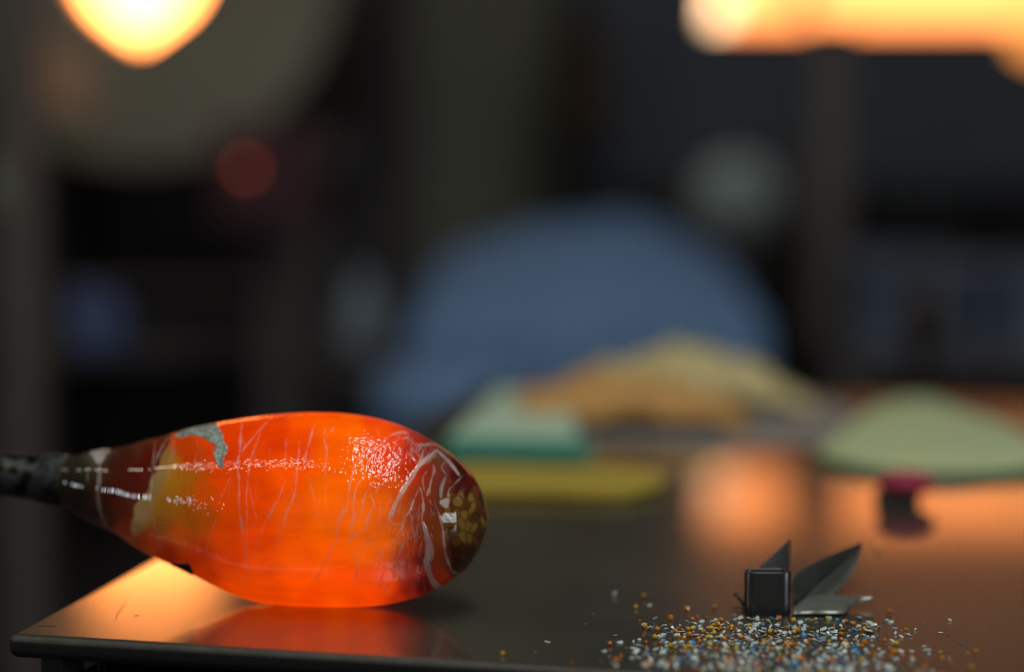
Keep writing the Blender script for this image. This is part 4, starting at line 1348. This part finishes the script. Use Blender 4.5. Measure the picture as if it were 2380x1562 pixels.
def shard(r):
    n_ = r.randint(5, 8)
    bm = bmesh.new()
    an = sorted(r.uniform(0, 2 * math.pi) for _ in range(n_))
    an = [a * 0.35 + (2 * math.pi * i / n_) * 0.65 for i, a in enumerate(an)]
    el = r.uniform(0.5, 1.0)
    pts = [(math.cos(a) * r.uniform(0.5, 1.05), math.sin(a) * r.uniform(0.5, 1.05) * el) for a in an]
    t = r.uniform(0.07, 0.18)
    lo = [bm.verts.new((x, y, 0)) for x, y in pts]
    hi = [bm.verts.new((x * 0.86 + r.uniform(-.08, .08), y * 0.86 + r.uniform(-.08, .08), t * r.uniform(0.7, 1.5))) for x, y in pts]
    c = bm.verts.new((r.uniform(-.2, .2), r.uniform(-.2, .2), t * 1.35))
    bm.faces.new(lo[::-1])
    for i in range(n_):
        j = (i + 1) % n_
        bm.faces.new((lo[i], lo[j], hi[j], hi[i]))
        bm.faces.new((hi[i], hi[j], c))
    bmesh.ops.recalc_face_normals(bm, faces=bm.faces)
    me = bpy.data.meshes.new('shard')
    bm.to_mesh(me); bm.free()
    return me


def bead(r):
    bm = bmesh.new()
    sq = (r.uniform(0.75, 1.2), r.uniform(0.65, 1.0))
    bmesh.ops.create_icosphere(bm, subdivisions=r.choice((1, 2)), radius=1)
    for v in bm.verts:
        v.co *= 1 + r.uniform(-0.2, 0.2)
        v.co.x *= sq[0]
        v.co.y *= sq[1]
        v.co.z = v.co.z * 0.8 + 0.78
    me = bpy.data.meshes.new('bead')
    bm.to_mesh(me); bm.free()
    me.polygons.foreach_set('use_smooth', [r.random() < .3] * len(me.polygons))
    return me


rf = random.Random(11)
SH = {}
for key in FR:
    SH[key] = []
    for i in range(9):
        me = shard(rf) if key in ('pale', 'blue', 'green') or (key == 'pink' and i < 5) or (key in ('orange', 'yellow') and i < 4) else bead(rf)
        me.name = 'frit_' + key
        me.materials.append(FM[key])
        SH[key].append(me)

spots = []        # (x, y, radius m, key)


def free(x, y, r):
    return all((x - a) ** 2 + (y - b_) ** 2 > ((r + c) * 0.74) ** 2 for a, b_, c, _ in spots)


LONE = [(1272, 1493, 7.5, 'pale'), (1360, 1452, 4.5, 'blue'), (1379, 1428, 4.5, 'yellow'), (1429, 1386, 6, 'pale'), (1500, 1392, 5, 'orange'), (1510, 1408, 5.5, 'pale'), (1479, 1415, 4.5, 'yellow'),
        (1245, 1516, 5, 'green'), (1332, 1543, 8, 'orange'), (1395, 1535, 8, 'pink'), (1405, 1515, 8, 'pale'), (1414, 1502, 6, 'orange'), (1441, 1496, 9, 'pale'), (1168, 1525, 6, 'yellow'),
        (2067, 1428, 6, 'orange'), (2107, 1463, 5.5, 'yellow'), (2095, 1467, 5, 'pink'), (2109, 1475, 6.5, 'pale'), (2185, 1471, 6, 'pale'), (2204, 1476, 3, 'yellow'), (2232, 1496, 4.5, 'blue'), (2250, 1518, 5.5, 'orange'), (2268, 1518, 5.5, 'orange'),
        (2185, 1519, 5, 'yellow'), (2189, 1535, 6, 'orange'), (2149, 1550, 9, 'orange'), (2045, 1277, 5, 'yellow'), (1661, 1415, 5, 'orange'), (2083, 1503, 8, 'yellow'), (2258, 1555, 6, 'yellow'), (2080, 1522, 8, 'orange'), (1443, 1527, 8, 'orange'), (1595, 1422, 6.5, 'orange')]
NAMES = {'pale': 'pale glass chip', 'blue': 'blue glass chip', 'orange': 'orange glass bead', 'yellow': 'amber glass bead', 'pink': 'pink glass chip', 'green': 'green glass chip'}
LONE_LABEL = {
    0: 'pale glass chip lying alone between the orange gather and the chip heap', 1: 'tiny sky blue chip lying alone just left of the chip heap', 2: 'tiny amber bead lying alone above the lone sky blue chip',
    3: 'blurred pale chip farthest back on the left side of the heap', 4: 'blurred orange bead behind the left half of the chip heap', 5: 'blurred pale chip just below the orange bead behind the heap',
    6: 'small amber bead left of the blurred pale chip behind the heap', 7: 'faint sea green chip lying near the lone pale chip by the gather', 8: 'blurred orange bead alone at the table front, left of the heap', 9: 'blurred salmon pink chip at the heap front left corner',
    10: 'blurred pale chip above the salmon pink chip at the heap front left', 11: 'orange bead above the blurred pale chip at the heap left edge', 12: 'bright white glinting chip at the left edge of the heap', 13: 'faint amber bead at the table front nearest the orange gather',
    14: 'orange bead lying alone right of the flat steel leaf', 15: 'amber bead right of the heap touching a salmon pink chip', 16: 'salmon pink chip right of the heap beside an amber bead', 17: 'pale chip just in front of the salmon pink chip right of the heap',
    18: 'upright pale chip lying alone far right of the heap', 19: 'tiny amber speck beside the upright pale chip far right', 20: 'tiny sky blue chip alone at the far right of the heap', 21: 'left one of two orange beads at the far right', 22: 'right one of two orange beads at the far right',
    23: 'dim amber bead right of the heap, behind a dim orange bead', 24: 'dim orange bead right of the heap, in front of a dim amber bead', 25: 'large blurred orange bead at the front right of the heap', 26: 'blurred amber bead alone behind the folded steel leaf',
    27: 'orange bead left of the steel band, behind the heap', 28: 'large round amber bead at the right edge of the heap', 29: 'amber bead at the picture bottom far right of the heap', 30: 'round orange bead in front of the large amber bead', 31: 'pair-sized blurred orange bead at the left front of the heap', 32: 'orange bead topmost at the middle back of the heap'}
LONE_SET = []
for i, (x, y, r_px, key) in enumerate(LONE):
    q = T(x, y)
    r_ = r_px * q[1] / F * (0.85 if y > 1500 else 1) * (1.5 if key in ('pale', 'blue', 'green') else 1.1)
    spots.append((q[0], q[1], r_, key))
    LONE_SET.append(i)
tool_c = (bf[0], bf[1])
tries = 0
KEYS, WTS = ['pale', 'blue', 'orange', 'yellow', 'pink', 'green'], [60, 14, 14, 8, 2, 2]
edge_dir, edge_n = Vector((math.cos(TH), math.sin(TH))), Vector((-math.sin(TH), math.cos(TH)))
while len(spots) < 900 and tries < 60000:
    tries += 1
    x, y = rf.gauss(1775, 215), rf.uniform(1432, 1585)
    core = 1 if y > 1462 else (y - 1428) / 40.0
    side = math.exp(-((x - 1790 - (y - 1500) * 0.3) / (262 + (y - 1440) * 0.6)) ** 4)
    fr_ = 1.0 if y < 1560 else max(0.0, 1 - (y - 1560) / 40)
    if rf.random() > core * (0.05 + 0.95 * side) * fr_ or x < 1415:
        continue
    key = rf.choices(KEYS, WTS)[0]
    q = T(x, y)
    r_ = (rf.triangular(4.0, 14.0, 7.5) if key in ('pale', 'blue') else rf.uniform(3.6, 7.0)) * q[1] / F
    if rf.random() < 0.12:
        r_ *= 1.35 if key == 'pale' else 0.65
    rel = Vector((q[0] - cor[0], q[1] - cor[1]))
    if rel.dot(edge_n) < 0.008:
        continue
    if abs(q[0] - bf[0]) < w2 + 0.003 + r_ and q[1] > bf[1] - 0.004 - r_:
        continue
    if q[0] > bf[0] and q[0] < bf[0] + 0.065 and q[1] > bf[1] - 0.005:
        continue
    if free(q[0], q[1], r_):
        spots.append((q[0], q[1], r_, key))


def apparent(s):
    xx, yy = proj(np.array([s[0], s[1], 0.001]))
    inview = 0 <= xx <= 2380 and 0 <= yy <= 1562
    return s[2] / s[1] if inview else 0


n_lone = len(LONE)
rest = sorted(range(n_lone, len(spots)), key=lambda i: -apparent(spots[i]))
single = list(range(n_lone)) + rest[:300 - n_lone]
mass = rest[300 - n_lone:]
HEAP_LABEL = {'pale': 'small pale mint white glass chip in the loose heap before the steel band', 'blue': 'small sky blue glass chip in the loose heap before the steel band', 'orange': 'small glossy orange glass bead in the loose heap before the steel band',
              'yellow': 'small glossy amber yellow bead in the loose heap before the steel band', 'pink': 'small salmon pink chip in the loose heap before the steel band', 'green': 'small sea green chip in the loose heap before the steel band'}


def pose(s, r):
    tilt = Matrix.Rotation(r.uniform(0.05, .4) if r.random() < .72 else r.uniform(.4, 1.2), 4, Vector((r.uniform(-1, 1), r.uniform(-1, 1), 0.01)).normalized())
    M = Matrix.Rotation(r.uniform(0, 6.28), 4, 'Z') @ Matrix.Diagonal((s[2] * 1.05, s[2] * 1.05, s[2] * 1.15, 1))
    return tilt @ M


for i in single:
    s = spots[i]
    me = rf.choice(SH[s[3]])
    o = bpy.data.objects.new('glass_bead' if s[3] in ('orange', 'yellow') else 'glass_chip', me)
    M = pose(s, rf)
    lowest = min((M @ v.co).z for v in me.vertices)
    o.matrix_world = Matrix.Translation((s[0], s[1], 0.0001 - lowest)) @ M
    COL.objects.link(o)
    if i < n_lone:
        tag(o, LONE_LABEL[i], 'glass bead' if s[3] in ('orange', 'yellow') else 'glass chip', 'stray glass frit around the heap')
    else:
        xx, yy = proj(np.array([s[0], s[1], 0.0]))
        side = ('left wing', 'left half', 'middle', 'right half', 'right wing')[int(np.searchsorted([1590, 1720, 1850, 1990], xx))]
        rowname = ('thin back edge of the', 'sharp back band of the', 'middle band of the', 'blurred front of the')[int(np.searchsorted([1452, 1482, 1518], yy))]
        size = 'tiny' if s[2] * F / s[1] < 5.2 else ('small' if s[2] * F / s[1] < 8.5 else 'large flat' if s[3] in ('pale', 'blue') else 'large')
        tag(o, size + ' ' + NAMES[s[3]] + ' in the ' + rowname + ' heap, ' + side, 'glass bead' if s[3] in ('orange', 'yellow') else 'glass chip', s[3] + ' glass frit in the heap')
bm = bmesh.new()
mats_ = list(FR)
for i in mass:
    s = spots[i]
    me = rf.choice(SH[s[3]])
    M = pose(s, rf)
    lowest = min((M @ v.co).z for v in me.vertices)
    n0 = len(bm.faces)
    v0 = len(bm.verts)
    bm.from_mesh(me)
    bm.verts.ensure_lookup_table(); bm.faces.ensure_lookup_table()
    MW = Matrix.Translation((s[0], s[1], 0.0001 - lowest)) @ M
    for v in bm.verts[v0:]:
        v.co = MW @ v.co
    for f_ in bm.faces[n0:]:
        f_.material_index = mats_.index(s[3])
me = bpy.data.meshes.new('glass_frit')
bm.to_mesh(me); bm.free()
for k in mats_:
    me.materials.append(FM[k])
o = link('glass_frit', me)
tag(o, 'fine multicoloured glass crumbs filling the heap before the steel band', 'glass frit', kind='stuff')

# chips caught on the rail under the table edge
M_clear = mat('clear glass chip', (0.9, 0.95, 0.92), 0.1, trans=0.1)
for i, (x, y, r_px, lab) in enumerate([(230, 1547, 5.5, 'largest clear glass chip caught on the rail under the table corner'), (243, 1551, 4.5, 'clear chip beside the largest one on the rail under the table'), (229, 1556, 4, 'small clear chip in front of the largest one on the rail'), (106, 1540, 4, 'single clear chip on the rail near the table leg')]):
    q = T(x, y, -TT - 0.0120 + 0.0)
    me = shard(rf)
    me.name = 'clear_chip'
    me.materials.append(M_clear)
    o = bpy.data.objects.new('glass_chip', me)
    s_ = r_px * 1.27 / F
    o.matrix_world = Matrix.Translation((q[0], q[1], q[2])) @ Matrix.Rotation(0.5, 4, 'X') @ Matrix.Rotation(i * 1.1, 4, 'Z') @ Matrix.Diagonal((s_, s_, s_, 1))
    COL.objects.link(o)
    tag(o, lab, 'glass chip')
